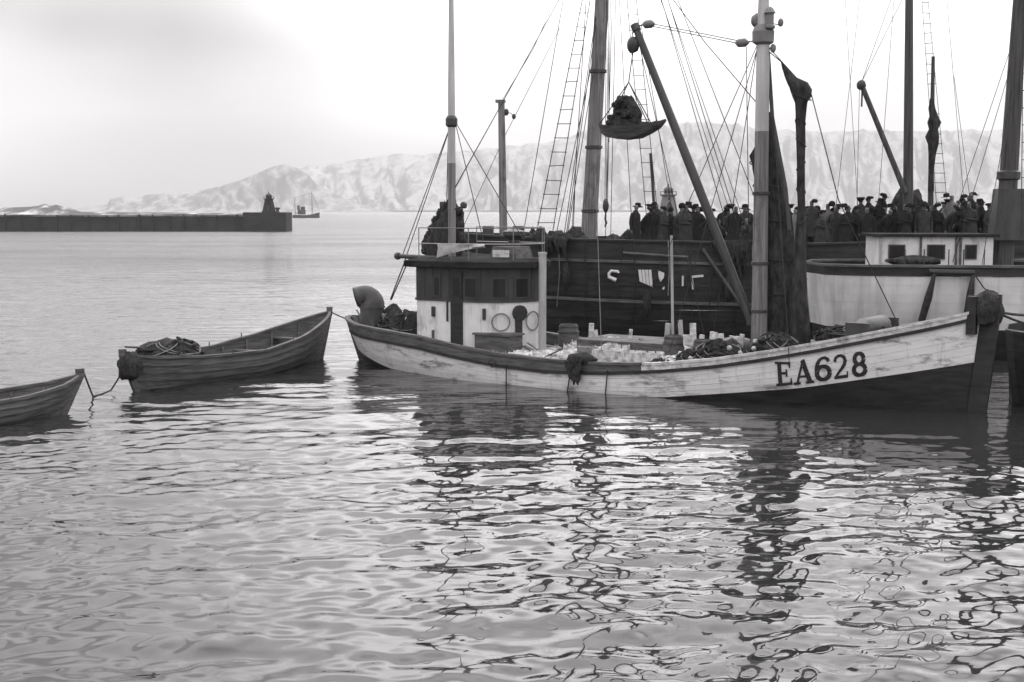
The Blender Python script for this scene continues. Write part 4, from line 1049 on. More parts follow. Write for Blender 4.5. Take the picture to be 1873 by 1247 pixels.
e1 = f1.w(*(h1.pt(1, h1.rz(1), 1) + Vector((.03, 0, .02)))); e2 = E.w(*EH.pt(0, rz(0) - .1, 1))
free_rope(sag(e1, e2, .02), 'short taut tow rope from the fishing boat stern to the open boat', .018)
a = f2.w(*(h2.pt(1, h2.rz(1), 1) + Vector((.1, 0, .05)))); b = f1.w(*(h1.pt(0, .68, 1) + Vector((-.3, -.1, 0))))
lo = W(170, 728); lo2 = W(203, 720)
free_rope([a, a.lerp(Vector((lo.x, lo.y, .03)), .6), Vector((lo.x, lo.y, .04)), Vector((lo.x, lo.y, .03)).lerp(Vector((lo2.x, lo2.y, .05)), .5), Vector((lo2.x, lo2.y, .08)), b.lerp(Vector((lo2.x, lo2.y, .08)), .45) + Vector((.08, 0, -.02)), b],
          'slack tow rope drooping to the water between the two open boats', .02)

# ================================================================== the big dark schooner behind
A = Frame(P(872, 600, 47.2), P(2080, 600, 45.0))
AH = Hull(A, 5.8, -1.8, [(0, 3.42), (.1, 3.28), (.25, 3.20), (.5, 3.10), (.8, 3.3), (1, 3.9)], (-.9, 1.6), (.6, -1.2), (2.6, .5, 2.4, .75), .42)
ship = empty('schooner', A.o, A.rz, 'large dark hulled schooner moored behind the fishing boat with a crowd aboard', 'ship')
for side in (-1, 1):
    AH.patch(AH.rz, lambda t: AH.rz(t) - .62, side, 40, 2, .0, .08).build('bulwark', M['dark_hull'], ship)
    AH.strip(lambda t: AH.rz(t) + .03, side, .16, .08, .07).build('cap_rail', M['tar'], ship)
    AH.strip(lambda t: AH.rz(t) - .66, side, .04, .09, .09).build('rubbing_strake', M['worn_wood'], ship)
    AH.strip(lambda t: 1.15 + .25 * (2 * t - 1) ** 2, side, .04, .07, .10).build('rubbing_strake', M['worn_wood'], ship)
    NP = 7
    for k in range(NP):
        za = lambda t, k=k: (AH.rz(t) - .7) + (-.2 - AH.rz(t) + .7) * k / NP - .006
        zb_ = lambda t, k=k: (AH.rz(t) - .7) + (-.2 - AH.rz(t) + .7) * (k + 1) / NP + .006
        AH.patch(za, zb_, side, 40, 1, random.uniform(-.012, .012), .06).build('hull_plank', M['dark_hull'], ship)
    AH.patch(lambda t: -.2, lambda t: -.9, side, 30, 1, -.02, .06).build('lower_hull', M['tar'], ship)
DKA = lambda t: AH.rz(t) - .52
AH.deck(DKA, .1).build('deck', M['deck'], ship)
dz = DKA(.5)
# light seen through small gaps, painted as white pieces on the side
def side_piece(poly, name, off=.03, m='white_house'):
    pts = [AH.find(*q) for q in poly]; o_ = [AH.pt(t, z, -1, off + .05) for t, z in pts]; i_ = [AH.pt(t, z, -1, off) for t, z in pts]
    MB().loft([i_, o_]).build(name, M[m], ship)
for k in range(4):
    x0 = 1167.5 + k * 6.2; side_piece([(x0, 493), (x0 + 5.2, 493), (x0 + 8, 517 + 2.6 * k), (x0 + 2.4, 514 + 2.6 * k)], 'bright_gap_board')
side_piece([(1203, 494), (1215, 499), (1214, 508), (1208, 515), (1205, 508)], 'bright_gap_board')
side_piece([(1211, 527), (1215, 523), (1216, 527), (1213, 530)], 'bright_gap_board')
side_piece([(1247, 504), (1251, 504), (1250, 523), (1247, 523)], 'bright_gap_board')
side_piece([(1264, 504), (1286, 502), (1287, 506), (1264, 508)], 'bright_gap_board')
side_piece([(1264, 509), (1267, 509), (1270, 529), (1266, 529)], 'bright_gap_board')
pts = [AH.find(*q) for q in ((1132, 499), (1130, 496), (1118, 495), (1114, 500), (1114, 506), (1127, 512))]
MB().tube([AH.pt(t, z, -1, .07) for t, z in pts], [.045, .05, .05, .055, .06, .07], 6).build('bright_gap_hook', M['white_house'], ship)
def drape(hull, parent, t, width, drop, seed, mt='net', name='draped_net'):
    """netting or canvas thrown over the rail, hanging in folds"""
    rng = random.Random(seed); n, m = 16, 9; o_ = []; i_ = []
    for j in range(m + 1):
        ro = []; ri = []
        for i in range(n + 1):
            u = i / n - .5; wv_ = width * (1 - .35 * (j / m)); tt = t + u * wv_ / hull.L
            lim = drop * (.65 + .35 * math.sin(i * 1.7 + seed) + .2 * math.sin(i * .6 + 2 * seed))
            z = hull.rz(tt) + .12 - lim * (j / m); fold = .06 + .07 * (1 + math.sin(i * 1.9 + seed + j * .3)) * (j / m) ** .4
            ro.append(hull.pt(tt, min(z, hull.rz(tt)), -1, .10 + fold)); ri.append(hull.pt(tt, min(z, hull.rz(tt)), -1, .06))
            ro[-1].z = z; ri[-1].z = z - .01
        o_.append(ro); i_.append(ri)
    MB().slab(o_, i_).build(name, M[mt], parent, True)
def hp(px, py, off=.12): t, z = AH.find(px, py); return AH.pt(t, z, -1, off)
for k, (px, wd, dr) in enumerate(((1010, 1.3, .7), (1340, 1.3, 1.2), (1428, 1.6, 1.7))):
    drape(AH, ship, AH.find(px, 445)[0], wd, dr, k + 3, 'net' if k % 3 else 'sail', 'draped_net' if k % 3 else 'draped_canvas')
for k, (px, y0, y1) in enumerate(((1022, 440, 560), (1070, 440, 590), (1133, 440, 480), (1160, 442, 600), (1222, 440, 540), (1262, 442, 590), (1300, 442, 560), (1342, 442, 600), (1375, 442, 580), (1440, 442, 600))):
    rope(ship, 'hanging_rope', [hp(px, y0, .14), hp(px + 2, (y0 + y1) / 2, .10), hp(px + (k % 3 - 1) * 3, y1, .08)], .018, 'rope' if k % 4 else 'rope_light')
for px, y0 in ((1036, 480), (1184, 528), (1332, 500)):
    MB().tube([hp(px, y0, .2), hp(px, y0 + 14, .26), hp(px, y0 + 40, .26), hp(px, y0 + 50, .2)], [.05, .13, .13, .05], 10).build('fender', M['net'], ship, True)
a = hp(1285, 455, .1); b = hp(1376, 590, .9); MB().tube([a, b], [.06, .06], 8).build('leaning_spar', M['dark_wood'], ship)
a = hp(1140, 462, .12); b = hp(1258, 470, .14); MB().tube([a, b], [.045, .045], 8).build('side_spar', M['worn_wood'], ship)
_r = random.Random(12)
for k in range(16):
    px = _r.uniform(940, 1150); c = AM_(px, 440, _r.uniform(-1.6, .5)) if False else A.at(px, 440, _r.uniform(-1.8, -.2)); zz = DKA(min(1, max(0, c.x / A.L)))
    MB().lump((c.x, c.y, zz + .35), (_r.uniform(.2, .5), .3, _r.uniform(.3, .52)), k, 10, 7, .4, 2).build('gear_heap', M[_r.choice(['net', 'sail', 'net'])], ship, True)
# masts and rigging
AM = lambda px, py, p=0.0: A.at(px, py, p)
def mast(px0, py0, px1, r0, r1, top_z, m, p=0.0, name='mast'):
    a = AM(px0, py0, p); b = AM(px1, 0, p); d = (b - a) / (b.z - a.z)
    MB().tube([a + d * (dz - .2 - a.z), a + d * (b.z * .5 - a.z), b, a + d * (top_z - a.z)], [r0, (r0 + r1) / 2, r1, r1 * .6], 14).build(name, M[m], ship, True)
    return lambda z: a + d * (z - a.z)
m1 = mast(1077, 430, 1101, .29, .24, 20, 'mast_grey')
for zz in (4.2, 6.4, 9.0): MB().lathe(m1(zz) - Vector((0, 0, .06)), [(.27, 0), (.305, .01), (.305, .11), (.27, .12)], 16).build('mast_band', M['iron'], ship)
m2 = mast(1661, 345, 1663, .20, .13, 19, 'mast_dark')
m3 = mast(919, 430, 917, .13, .12, .0, 'mast_grey', .0, 'boat_crutch') if False else None
a = AM(921, 436, 0); b = AM(917, 186, 0)
MB().tube([(a.x, 0, AH.rz(.03) - .6), a, b], [.15, .145, .115], 12).build('mizzen_post', M['mast_grey'], ship, True)
MB().box(b + Vector((-.03, 0, .02)), (.34, .2, .10)).build('post_cap', M['mast_grey'], ship)
pulley(ship, AM(926, 205), .09); pulley(ship, AM(940, 213), .07)
rope(ship, 'pennant', [AM(926, 205), AM(935, 207), AM(940, 213)], .012)
rope(ship, 'stay', [b, AM(975, 90), AM(1020, -10), A.l(masthead(1100))], .011)
rope(ship, 'stay', [AM(845, 420), AM(925, 245), AM(1050, 0), A.l(masthead(1100))], .010)
rope(ship, 'stay', [AM(915, 195), AM(832, 345)], .010)
mh1 = m1(16.0)
# shrouds with ratlines, left of the main mast
ladder(ship, AM(978, 442, -2.3), AM(1062, 15, -.5), AM(1008, 442, -2.3), AM(1077, 15, -.5), 17, top=A.l(masthead(1100)))
for (x0, y0), (x1, y1), pp in (((955, 440), (1030, 0), -2), ((1030, 442), (1094, 0), -2.2), ((1034, 442), (1096, 0), -1.6), ((1045, 442), (1072, 0), 1.8), ((1015, 440), (1086, 100), 2), ((1048, 442), (1052, 330), 2.2), ((1036, 440), (1089, 110), -2.3)):
    stay_to(A, ship, (x1, y1), (x0, y0), 0, pp, 3.2, .014)
ladder(ship, AM(1186, 435, 2.3), AM(1146, -10, .6), AM(1207, 435, 2.3), AM(1163, -10, .6), 17, .014, .012, top=A.l(masthead(1100)))
for (x0, y0), (x1, y1), pp in (((1117, 430), (1126, 0), 2.), ((1155, 400), (1133, 0), 2.2), ((1220, 330), (1172, 40), 2.2), ((1108, 420), (1120, 0), 1.0), ((1112, 0), (1114, 260), 1.2), ((1330, 372), (1210, 0), 2), ((1352, 380), (1222, 0), 2)):
    stay_to(A, ship, (x1, y1), (x0, y0), 0, pp, 3.2, .012)
dead = AM(1190, 280, 2.2); MB().tube([dead, AM(1200, 435, 2.25)], [.06, .06], 6).build('shroud_board', M['dark_wood'], ship)
# hoisting tackle beside the main mast
for dx in (-3.5, 0, 3.5): rope(ship, 'tackle_fall', [AM(1109 + dx * .7, 366, -.8), AM(1113 + dx, 0, -.6), A.l(masthead(1100))], .012)
MB().lump(AM(1108, 376, -.8), (.11, .1, .24), 4, 10, 8, .12).build('tackle_block', M['iron'], ship, True)
MB().tube([AM(1108, 388, -.8), AM(1107, 400, -.8), AM(1109, 408, -.8), AM(1106, 415, -.8)], [.03, .04, .045, .02], 6).build('cargo_hook', M['iron'], ship, True)
MB().tube([AM(1045, 417, .2), AM(1075, 418, .2)], .07, 8).build('belaying_rail', M['dark_wood'], ship)
# hatches the taller heads stand on, deckhouse roof and boxes on the after deck
for a_, b_, p0, p1, hh in ((1560, 1790, -.2, 1.9, .26), (1470, 1500, -.4, .9, .2)):
    s0 = AM(a_, 420, 0).x; s1 = AM(b_, 420, 0).x
    MB().box(((s0 + s1) / 2, (p0 + p1) / 2, dz + .06 + hh / 2), (s1 - s0, p1 - p0, hh)).build('deck_hatch', M['worn_wood'], ship)
for px, hh in ((893, .5), (948, .55)):
    c = AM(px, 436, -.3); MB().box((c.x, -.3, AH.rz(.05) + .02), (.34, .5, .62)).build('deck_box', M['dark_wood'], ship)
# second derrick and furled mizzen on the right
rope(ship, 'derrick_boom', [AM(1656, 352, -.2), AM(1574, 150, -.2)], [.10, .085], 'mast_dark', 8)
MB().lump(AM(1575, 155, -.2), (.16, .12, .17), 9, 10, 7, .2).build('boom_block', M['dark_wood'], ship, True)
for dx in (-3, 4): rope(ship, 'topping_lift', [AM(1576, 150, -.2), AM(1640 + dx * 3, -5, 0), A.l(masthead(1660))], .010)
rope(ship, 'tackle_rope', [AM(1577, 160, -.2), AM(1576, 195, -.2)], .03)
for (x0, y0), (x1, y1), pp in (((1568, 352), (1572, 160), 0), ((1567, 345), (1546, 0), 1), ((1530, 368), (1572, 0), 1.2), ((1610, 330), (1635, 0), 1.5), ((1760, 330), (1732, 0), 1.5), ((1762, 270), (1745, 140), 1.0)):
    stay_to(A, ship, (x1, y1), (x0, y0), 0, pp, 3.2, .009)
rope(ship, 'gaff_spar', [AM(1701, 432, .8), AM(1707, 103, .8)], [.11, .06], 'mast_dark', 8)
rings = []
for j, (py, xa_, xb_) in enumerate(((180, 1701, 1708), (198, 1698, 1711), (212, 1700, 1716), (224, 1696, 1722), (236, 1699, 1716), (250, 1692, 1718), (264, 1697, 1717), (282, 1698, 1712), (315, 1698, 1708), (350, 1697, 1709))):
    a = AM(xa_, py, .7); b = AM(xb_, py, .7); cx = (a.x + b.x) / 2; rx = (b.x - a.x) / 2
    rings.append([(cx + rx * math.cos(an), .7 + min(.2, rx) * math.sin(an), a.z) for an in [2 * math.pi * k / 12 for k in range(12)]])
MB().loft(rings).build('furled_topsail', M['sail'], ship, True)
ladder(ship, AM(1717, 430, 2.3), AM(1686, -5, .7), AM(1738, 430, 2.3), AM(1697, -5, .7), 24, .010, .012, skip=(13, 14), top=A.l(masthead(1660)))
c = AM(1662, 372, .4)
MB().lump((c.x, .4, c.z - .25), (.55, .45, .75), 41, 18, 12, .35, 2.0).build('stowed_canvas', M['sail'], ship, True)

# ------------------------------------------------------------------ the crowd on the schooner's deck
def person_mesh(name, pose, head_turn, coat, lean=0):
    """one skinned body: legs, long coat, arms by pose, neck, head with nose, jaw and ears"""
    V = []; Eg = []; Rd = []
    def v(co, r, par=None):
        V.append(co); Rd.append(r if isinstance(r, tuple) else (r, r)); i = len(V) - 1
        if par is not None: Eg.append((par, i))
        return i
    pel = v((0, 0, .94), (.165, .125))
    wai = v((0, .01, 1.10), (.16, .12), pel); che = v((0, .01, 1.28), (.185, .13), wai); sh0 = v((0, .01, 1.40), (.15, .10), che)
    nk = v((0, .005, 1.50), .058, sh0); jaw = v((0, -.015, 1.575), (.066, .07), nk); cr = v((0, 0, 1.66), (.078, .092), jaw); v((0, .005, 1.73), (.06, .07), cr)
    for sg in (-1, 1):
        hp = v((sg * .10, 0, .86), .10, pel); kn = v((sg * .11, -.01, .48), .068, hp); an = v((sg * .115, .02, .10), .048, kn); v((sg * .13, -.12, .045), (.045, .04), an)
        so = v((sg * .20, .01, 1.385), .075, sh0)
        if pose == 'pockets': el = v((sg * .30, .05, 1.12), .055, so); wr = v((sg * .20, -.08, .95), .045, el); v((sg * .17, -.11, .91), .045, wr)
        elif pose == 'sides' or (pose == 'raise' and sg < 0): el = v((sg * .27, .03, 1.10), .055, so); wr = v((sg * .27, -.03, .86), .04, el); hd = v((sg * .265, -.04, .79), .036, wr)
        elif pose == 'folded': el = v((sg * .28, -.02, 1.12), .056, so); wr = v((sg * .04, -.18, 1.16 + .05 * sg), .042, el); hd = v((-sg * .06, -.18, 1.17 + .05 * sg), .036, wr)
        elif pose == 'raise': el = v((sg * .36, -.10, 1.22), .053, so); wr = v((sg * .34, -.22, 1.45), .04, el); hd = v((sg * .34, -.24, 1.53), .036, wr)
        if pose != 'pockets' and not (pose == 'folded'):
            d = Vector(V[hd]) - Vector(V[wr]); d.normalize()
            for f_ in range(4):
                o_ = (f_ - 1.5) * .018
                a = v(tuple(Vector(V[hd]) + d * .05 + Vector((0, o_, 0))), .0095, hd); v(tuple(Vector(V[hd]) + d * (.085 - .006 * abs(f_ - 1.4)) + Vector((-.012 * sg, o_, 0))), .008, a)
            v(tuple(Vector(V[hd]) + d * .03 + Vector((-.02 * sg, -.045, 0))), .010, hd)
    if lean == 'sit':
        for i, (x, y, z) in enumerate(V):
            if z > .88: V[i] = (x, y + .02, z - .42)
            elif z > .8: V[i] = (x, y - .02, .46)
            elif z > .4: V[i] = (x, -.42, .48)
            elif z > .07: V[i] = (x, -.42, .10)
            else: V[i] = (x, -.56, .045)
    me = bpy.data.meshes.new('tmp'); me.from_pydata(V, Eg, []); o = bpy.data.objects.new('tmp', me); COL.objects.link(o)
    md = o.modifiers.new('s', 'SKIN'); md.use_smooth_shade = True
    sk_ = me.skin_vertices[0].data
    for i, r_ in enumerate(Rd): sk_[i].radius = r_; sk_[i].use_root = (i == 0)
    sb = o.modifiers.new('b', 'SUBSURF'); sb.levels = 1; sb.render_levels = 1
    dg = bpy.context.evaluated_depsgraph_get(); out = bpy.data.meshes.new_from_object(o.evaluated_get(dg)); out.name = name
    bpy.data.objects.remove(o)
    if lean == 'sit':
        for vt in out.vertices: vt.co.z += .42
    # face: nose, brow hollows, ears pressed out of the head itself
    for vt in out.vertices:
        c = vt.co
        if c.z > 1.53:
            if c.y < -.05:
                c.y -= .035 * math.exp(-((c.x / .016) ** 2) - ((c.z - 1.635) / .025) ** 2)
                c.y += .014 * math.exp(-(((abs(c.x) - .032) / .016) ** 2) - ((c.z - 1.665) / .014) ** 2)
                c.y += .008 * math.exp(-((c.x / .03) ** 2) - ((c.z - 1.592) / .008) ** 2)
            c.x += (1 if c.x > 0 else -1) * .018 * math.exp(-((c.y - .01) / .016) ** 2 - ((c.z - 1.64) / .03) ** 2) * (abs(c.x) > .05)
            ct, s_ = math.cos(head_turn), math.sin(head_turn); c.x, c.y = c.x * ct - c.y * s_, c.x * s_ + c.y * ct
    out.materials.clear()
    for m_ in (coat, M['skin']): out.materials.append(m_)
    for p_ in out.polygons:
        c = p_.center
        skin_ = c.z > 1.515 or (pose == 'sides' and c.z < .83 and abs(c.x) > .2) or (pose == 'raise' and ((c.x > .25 and c.z > 1.49) or (c.x < -.2 and c.z < .83)))
        p_.material_index = 1 if skin_ else 0; p_.use_smooth = True
    bend(out, lean)
    return out
def bend(me, lean):
    if lean == 'sit':
        for vt in me.vertices: vt.co.z -= .42
    elif lean:
        for vt in me.vertices:
            k = min(1, max(0, (vt.co.z - .85) / .25)); th = lean * k; y, z = vt.co.y, vt.co.z - .95
            if k > 0: vt.co.y = y * math.cos(th) - z * math.sin(th); vt.co.z = .95 + y * math.sin(th) + z * math.cos(th)
def coat_mesh(lean=0):
    rings = []
    for z, rx, ry in ((1.535, .075, .08), (1.50, .092, .088), (1.43, .16, .11), (1.36, .225, .145), (1.2, .225, .165), (1.04, .205, .16), (.9, .225, .18), (.6, .255, .21), (.48, .27, .22), (.48, .22, .18)):
        rings.append([(rx * math.cos(a) * (1 + .03 * math.cos(5 * a)), .005 + ry * math.sin(a), z) for a in [2 * math.pi * k / 16 for k in range(16)]])
    if lean == 'sit': rings = [r_ for r_ in rings if r_[0][2] > .85]
    me = MB().loft(rings[::-1]).mesh('overcoat', True); bend(me, lean); return me
COATS = {}
LEANS = (0, .18, .42, 'sit')
for k in ('coat', 'coat_grey', 'coat_light'):
    for ln in LEANS: me = coat_mesh(ln); me.materials.append(M[k]); COATS[k, ln] = me
def hat_mesh(kind):
    mb = MB()
    if kind == 'flat cap':
        mb.loft([[(.098 * math.cos(a), .005 + .118 * math.sin(a), 1.685 + z + .02 * math.sin(a)) for a in [2 * math.pi * k / 14 for k in range(14)]] if q else
                 [(.055 * math.cos(a), .01 + .07 * math.sin(a), 1.765) for a in [2 * math.pi * k / 14 for k in range(14)]] for z, q in ((0, 1), (.035, 1), (.06, 0))])
        mb.loft([[(x, y, z) for x, y in ((-.07, -.09), (-.05, -.155), (.05, -.155), (.07, -.09))] for z in (1.675, 1.69)])
    elif kind == 'brimmed hat':
        mb.lathe((0, 0, 1.685), [(.1, 0), (.165, .005), (.168, .015), (.098, .018), (.095, .09), (.07, .115), (.0, .105)], 16)
    elif kind == 'peaked cap':
        mb.lathe((0, .005, 1.685), [(.092, 0), (.094, .035), (.13, .06), (.125, .08), (.0, .085)], 16)
        mb.loft([[(x, y, z - (.015 if y < -.12 else 0)) for x, y in ((-.07, -.085), (-.055, -.14), (.055, -.14), (.07, -.085))] for z in (1.685, 1.697)])
    else:
        mb.lathe((0, .005, 1.66), [(.097, 0), (.102, .05), (.09, .1), (.055, .135), (.0, .145)], 14)
    mb.v = [(x * 1.16, y * 1.16, 1.66 + (z - 1.675) * 1.25) for x, y, z in mb.v]; me = mb.mesh('hat', True); me.materials.append(M['hat']); return me
HATS = {k: hat_mesh(k) for k in ('flat cap', 'brimmed hat', 'peaked cap', 'knitted cap')}
BOD = {}
def body(pose, turn, ck, ln=0):
    key = (pose, turn, ck, ln)
    if key not in BOD: BOD[key] = person_mesh('body', pose, turn, M[ck], ln)
    return BOD[key]
CROWD = [  # image column, p to port, size, pose, head turn, clothing, hat, raised, face heading
    (1162, -1.6, .98, 'sides', .3, 'coat', 'brimmed hat', 0), (1180, -.6, .95, 'pockets', .0, 'coat', 'flat cap', 0), (1199, .8, .97, 'pockets', -.3, 'coat', 'flat cap', 0),
    (1213, -1.3, .90, 'folded', .0, 'coat_grey', 'flat cap', 0), (1243, -.4, .96, 'pockets', .3, 'coat_grey', 'flat cap', 0), (1258, -1.5, .95, 'folded', -.3, 'coat_grey', 'knitted cap', 0), (1276, .3, .99, 'pockets', .0, 'coat', 'brimmed hat', 0),
    (1298, -1.7, .92, 'pockets', .3, 'coat', 'peaked cap', 0), (1314, -.9, .96, 'folded', .0, 'coat', 'flat cap', 0), (1335, -1.9, 1.0, 'sides', -.3, 'coat', 'peaked cap', 0),
    (1354, -1.2, .96, 'raise', .0, 'coat_grey', 'flat cap', 0), (1370, -.2, .97, 'pockets', .3, 'coat_grey', 'flat cap', 0),
    (1405, -.9, .96, 'pockets', .0, 'coat', 'flat cap', 0), (1428, .9, .98, 'sides', -.3, 'coat_grey', 'flat cap', 0), (1447, -.8, .95, 'pockets', .3, 'coat_light', 'knitted cap', 0),
    (1486, .2, .99, 'pockets', .0, 'coat_grey', 'flat cap', .2), (1503, -1.6, .92, 'folded', .3, 'coat_grey', 'flat cap', 0), (1517, .9, .93, 'pockets', -.3, 'coat_grey', 'knitted cap', 0),
    (1533, -.6, .97, 'pockets', .0, 'coat_grey', 'flat cap', 0), (1553, -1.5, .96, 'folded', .3, 'coat', 'brimmed hat', 0), (1567, -1.2, .94, 'pockets', -.3, 'coat', 'flat cap', 0),
    (1580, .5, .97, 'pockets', .0, 'coat_grey', 'peaked cap', .26), (1594, -1.7, .93, 'sides', .3, 'coat', 'flat cap', 0), (1606, .4, .94, 'folded', -.3, 'coat', 'brimmed hat', .26),
    (1625, -1.4, .92, 'pockets', .0, 'coat', 'flat cap', 0), (1640, -1.0, .97, 'pockets', .3, 'coat', 'brimmed hat', 0), (1657, -1.8, .95, 'folded', -.3, 'coat', 'flat cap', 0),
    (1674, -1.3, .98, 'pockets', .0, 'coat', 'brimmed hat', 0), (1689, -1.8, .95, 'sides', .3, 'coat_grey', 'flat cap', 0), (1704, -1.1, .96, 'pockets', -.3, 'coat', 'knitted cap', 0),
    (1719, -1.5, .97, 'folded', .0, 'coat', 'flat cap', 0), (1742, .6, 1.0, 'pockets', .3, 'coat_light', 'brimmed hat', .26), (1731, -1.6, .92, 'sides', .0, 'coat', 'flat cap', 0), (1756, -1.3, .96, 'pockets', -.3, 'coat', 'flat cap', 0),
    (1767, -.7, .98, 'pockets', .0, 'coat', 'peaked cap', 0), (1780, -1.7, .97, 'folded', .3, 'coat_grey', 'flat cap', 0), (1795, -1.2, .98, 'sides', -.3, 'coat', 'brimmed hat', 0),
    (1811, -1.6, .96, 'pockets', .0, 'coat_grey', 'flat cap', 0), (1828, -1.0, 1.0, 'pockets', .3, 'coat', 'knitted cap', 0), (1848, -1.5, .98, 'folded', .0, 'coat', 'flat cap', 0), (1866, -.9, 1.0, 'pockets', -.3, 'coat', 'brimmed hat', 0)]
_rg = random.Random(21)
for q in range(38):
    CROWD.append((int(1188 + (q + _rg.uniform(.1, .9)) * 17.8), _rg.uniform(.2, 2.2), _rg.uniform(.9, 1.03), _rg.choice(['pockets', 'folded', 'sides']), _rg.choice([0.0, .3, -.3]),
                  _rg.choice(['coat', 'coat', 'coat', 'coat_grey', 'coat_grey', 'coat_light']), _rg.choice(['flat cap', 'flat cap', 'brimmed hat', 'knitted cap', 'peaked cap']), _rg.choice([0, 0, .1, .26]) if q > 20 else 0))
CROWD = [(a + _rg.uniform(-4, 4), b, min(1.05, c * _rg.uniform(.965, 1.035)), *r_) for a, b, c, *r_ in CROWD]
CROWD.sort()
ORD = ['leftmost', 'second from left', 'third from left', 'fourth from left', 'fifth from left', 'sixth from left', 'seventh from left', 'eighth from left', 'ninth from left', 'tenth from left', 'eleventh from left', 'twelfth from left', 'thirteenth from left', 'fourteenth from left', 'fifteenth from left', 'sixteenth from left', 'seventeenth from left', 'eighteenth from left', 'nineteenth from left', 'twentieth from left']
WEAR = {'coat': 'black coat', 'coat_grey': 'grey coat', 'coat_light': 'pale oilskin'}
SEG = [(1226, 'left of the pale beacon'), (1316, 'between pale beacon and derrick boom'), (1378, 'between derrick boom and foremast'), (1475, 'behind the foremast sails'), (1575, 'right of the hanging jib'),
       (1660, 'left of the second mast'), (1705, 'between second mast and furled topsail'), (1842, 'between furled topsail and edge mast'), (9999, 'right of the edge mast')]
seg_n = {}
nC = len(CROWD)
for i, (px, p, k, pose, turn, ck, hat, up) in enumerate(CROWD):
    s = AM(px, 372, p).x
    seg = next(q for lim, q in SEG if px < lim); seg_n[seg] = seg_n.get(seg, -1) + 1; where = ORD[seg_n[seg]] + ' ' + seg
    t = empty('person', A.w(s, p, DKA(min(1, s / A.L)) + .05 + (up if 1560 < px < 1790 and p > -.2 or up == .2 else 0)), A.rz + random.uniform(-.7, .7), 'man in %s and %s, %s' % (WEAR[ck], hat, where), 'person', 'crowd standing on the dark schooner')
    t.scale = (k * random.uniform(.94, 1.1), k * random.uniform(.95, 1.1), k); t.rotation_euler = (random.uniform(-.05, .05), random.uniform(-.06, .06), A.rz + random.uniform(-1.2, 1.2))
    ln = _rg.choice([0, 0, 0, .18, .18, .42, 'sit']) if p < 0 else _rg.choice([0, 0, .18])
    link_mesh('body', body(pose, turn, ck, ln), None, t)
    link_mesh('overcoat', COATS[ck, ln], None, t)
    h_ = link_mesh('hat', HATS[hat], None, t)
    hm_ = Matrix.Rotation(turn, 4, 'Z')
    if ln == 'sit': hm_ = Matrix.Translation((0, 0, -.42)) @ hm_
    elif ln: hm_ = Matrix.Translation((0, 0, .95)) @ Matrix.Rotation(ln, 4, 'X') @ Matrix.Translation((0, 0, -.95)) @ hm_
    h_.matrix_local = hm_ @ Matrix.Rotation(_rg.uniform(-.12, .12), 4, 'Y')

# ================================================================== the white ship on the right
B = Frame(P(1478, 600, 40.3), P(2420, 600, 38.5))
BH = Hull(B, 4.8, -1.6, [(0, 2.62), (.15, 2.62), (.5, 2.62), (.8, 2.9), (1, 3.5)], (-.15, .35), (.6, -1.0), (7, .3, 2.4, .75), .45)
wsh = empty('white_ship', B.o, B.rz, 'white hulled ship moored behind the bow of EA628 with a low white deckhouse', 'ship')
for side in (-1, 1):
    BH.patch(BH.rz, lambda t: BH.rz(t) - .26, side, 40, 1, .02, .08).build('bulwark', M['dark_hull'], wsh)
    BH.strip(lambda t: BH.rz(t) + .03, side, .16, .08, .07).build('cap_rail', M['worn_wood'], wsh)
    for k in range(6):
        za = lambda t, k=k: BH.rz(t) - .27 + (.85 - BH.rz(t) + .27) * k / 6 - .001
        zb_ = lambda t, k=k: BH.rz(t) - .27 + (.85 - BH.rz(t) + .27) * (k + 1) / 6 + .001
        BH.patch(za, zb_, side, 44, 1, random.uniform(-.0025, .0025), .06).build('hull_plank', M['white_ship'], wsh)
    BH.patch(lambda t: .85, lambda t: -.9, side, 40, 3, -.015, .06).build('lower_hull', M['tar'], wsh, True)
rows = [[], []]
BH.deck(lambda t: BH.rz(t) - .42, .1).build('deck', M['deck'], wsh)
# fender beam with two hanging fender poles
def bside(px, py, off): t, z = BH.find(px, py); return BH.pt(t, z, -1, off)
a = bside(1698, 497, .12); b = bside(1780, 499, .12)
MB().tube([a, b], [.09, .09], 8).build('fender_beam', M['tar'], wsh)
for (x0, y0), (x1, y1) in (((1707, 500), (1683, 586)), ((1777, 502), (1766, 574))):
    MB().tube([bside(x0, y0, .18), bside((x0 + x1) / 2, (y0 + y1) / 2, .24), bside(x1, y1, .2)], [.05, .11, .10], 9).build('fender_pole', M['tar'], wsh, True)
rope(wsh, 'fender_rope', [bside(1780, 500, .1), bside(1795, 525, .3), bside(1812, 540, .5)], .02)
# deckhouse with openings
BM = lambda px, py, p=0.0: B.at(px, py, p)
PS = -1.05
a = BM(1604, 470, PS); b = BM(1816, 470, PS); zt_ = BM(1700, 433, PS).z; zb0 = BH.rz(.3) - .4
dh = MB().box(((a.x + b.x) / 2, PS + 1.2, (zt_ + zb0) / 2), (b.x - a.x, 2.4, zt_ - zb0)).build('deckhouse', M['white_house'], wsh)
MB().box(((a.x + b.x) / 2, PS + 1.2, zt_ + .04), (b.x - a.x + .3, 2.7, .08)).build('roof', M['roof_tar'], dh)
for x0, x1 in ((1625, 1655), (1696, 1728), (1765, 1786)):
    u = BM(x0, 447, PS); v_ = BM(x1, 474, PS); wd = MB().box(((u.x + v_.x) / 2, PS - .01, (u.z + v_.z) / 2), (v_.x - u.x, .06, u.z - v_.z)).build('window', M['dark_wood'], dh)
    MB().box(((u.x + v_.x) / 2, PS - .02, (u.z + v_.z) / 2), (v_.x - u.x - .08, .06, u.z - v_.z - .08)).build('pane', M['glass'], wd)
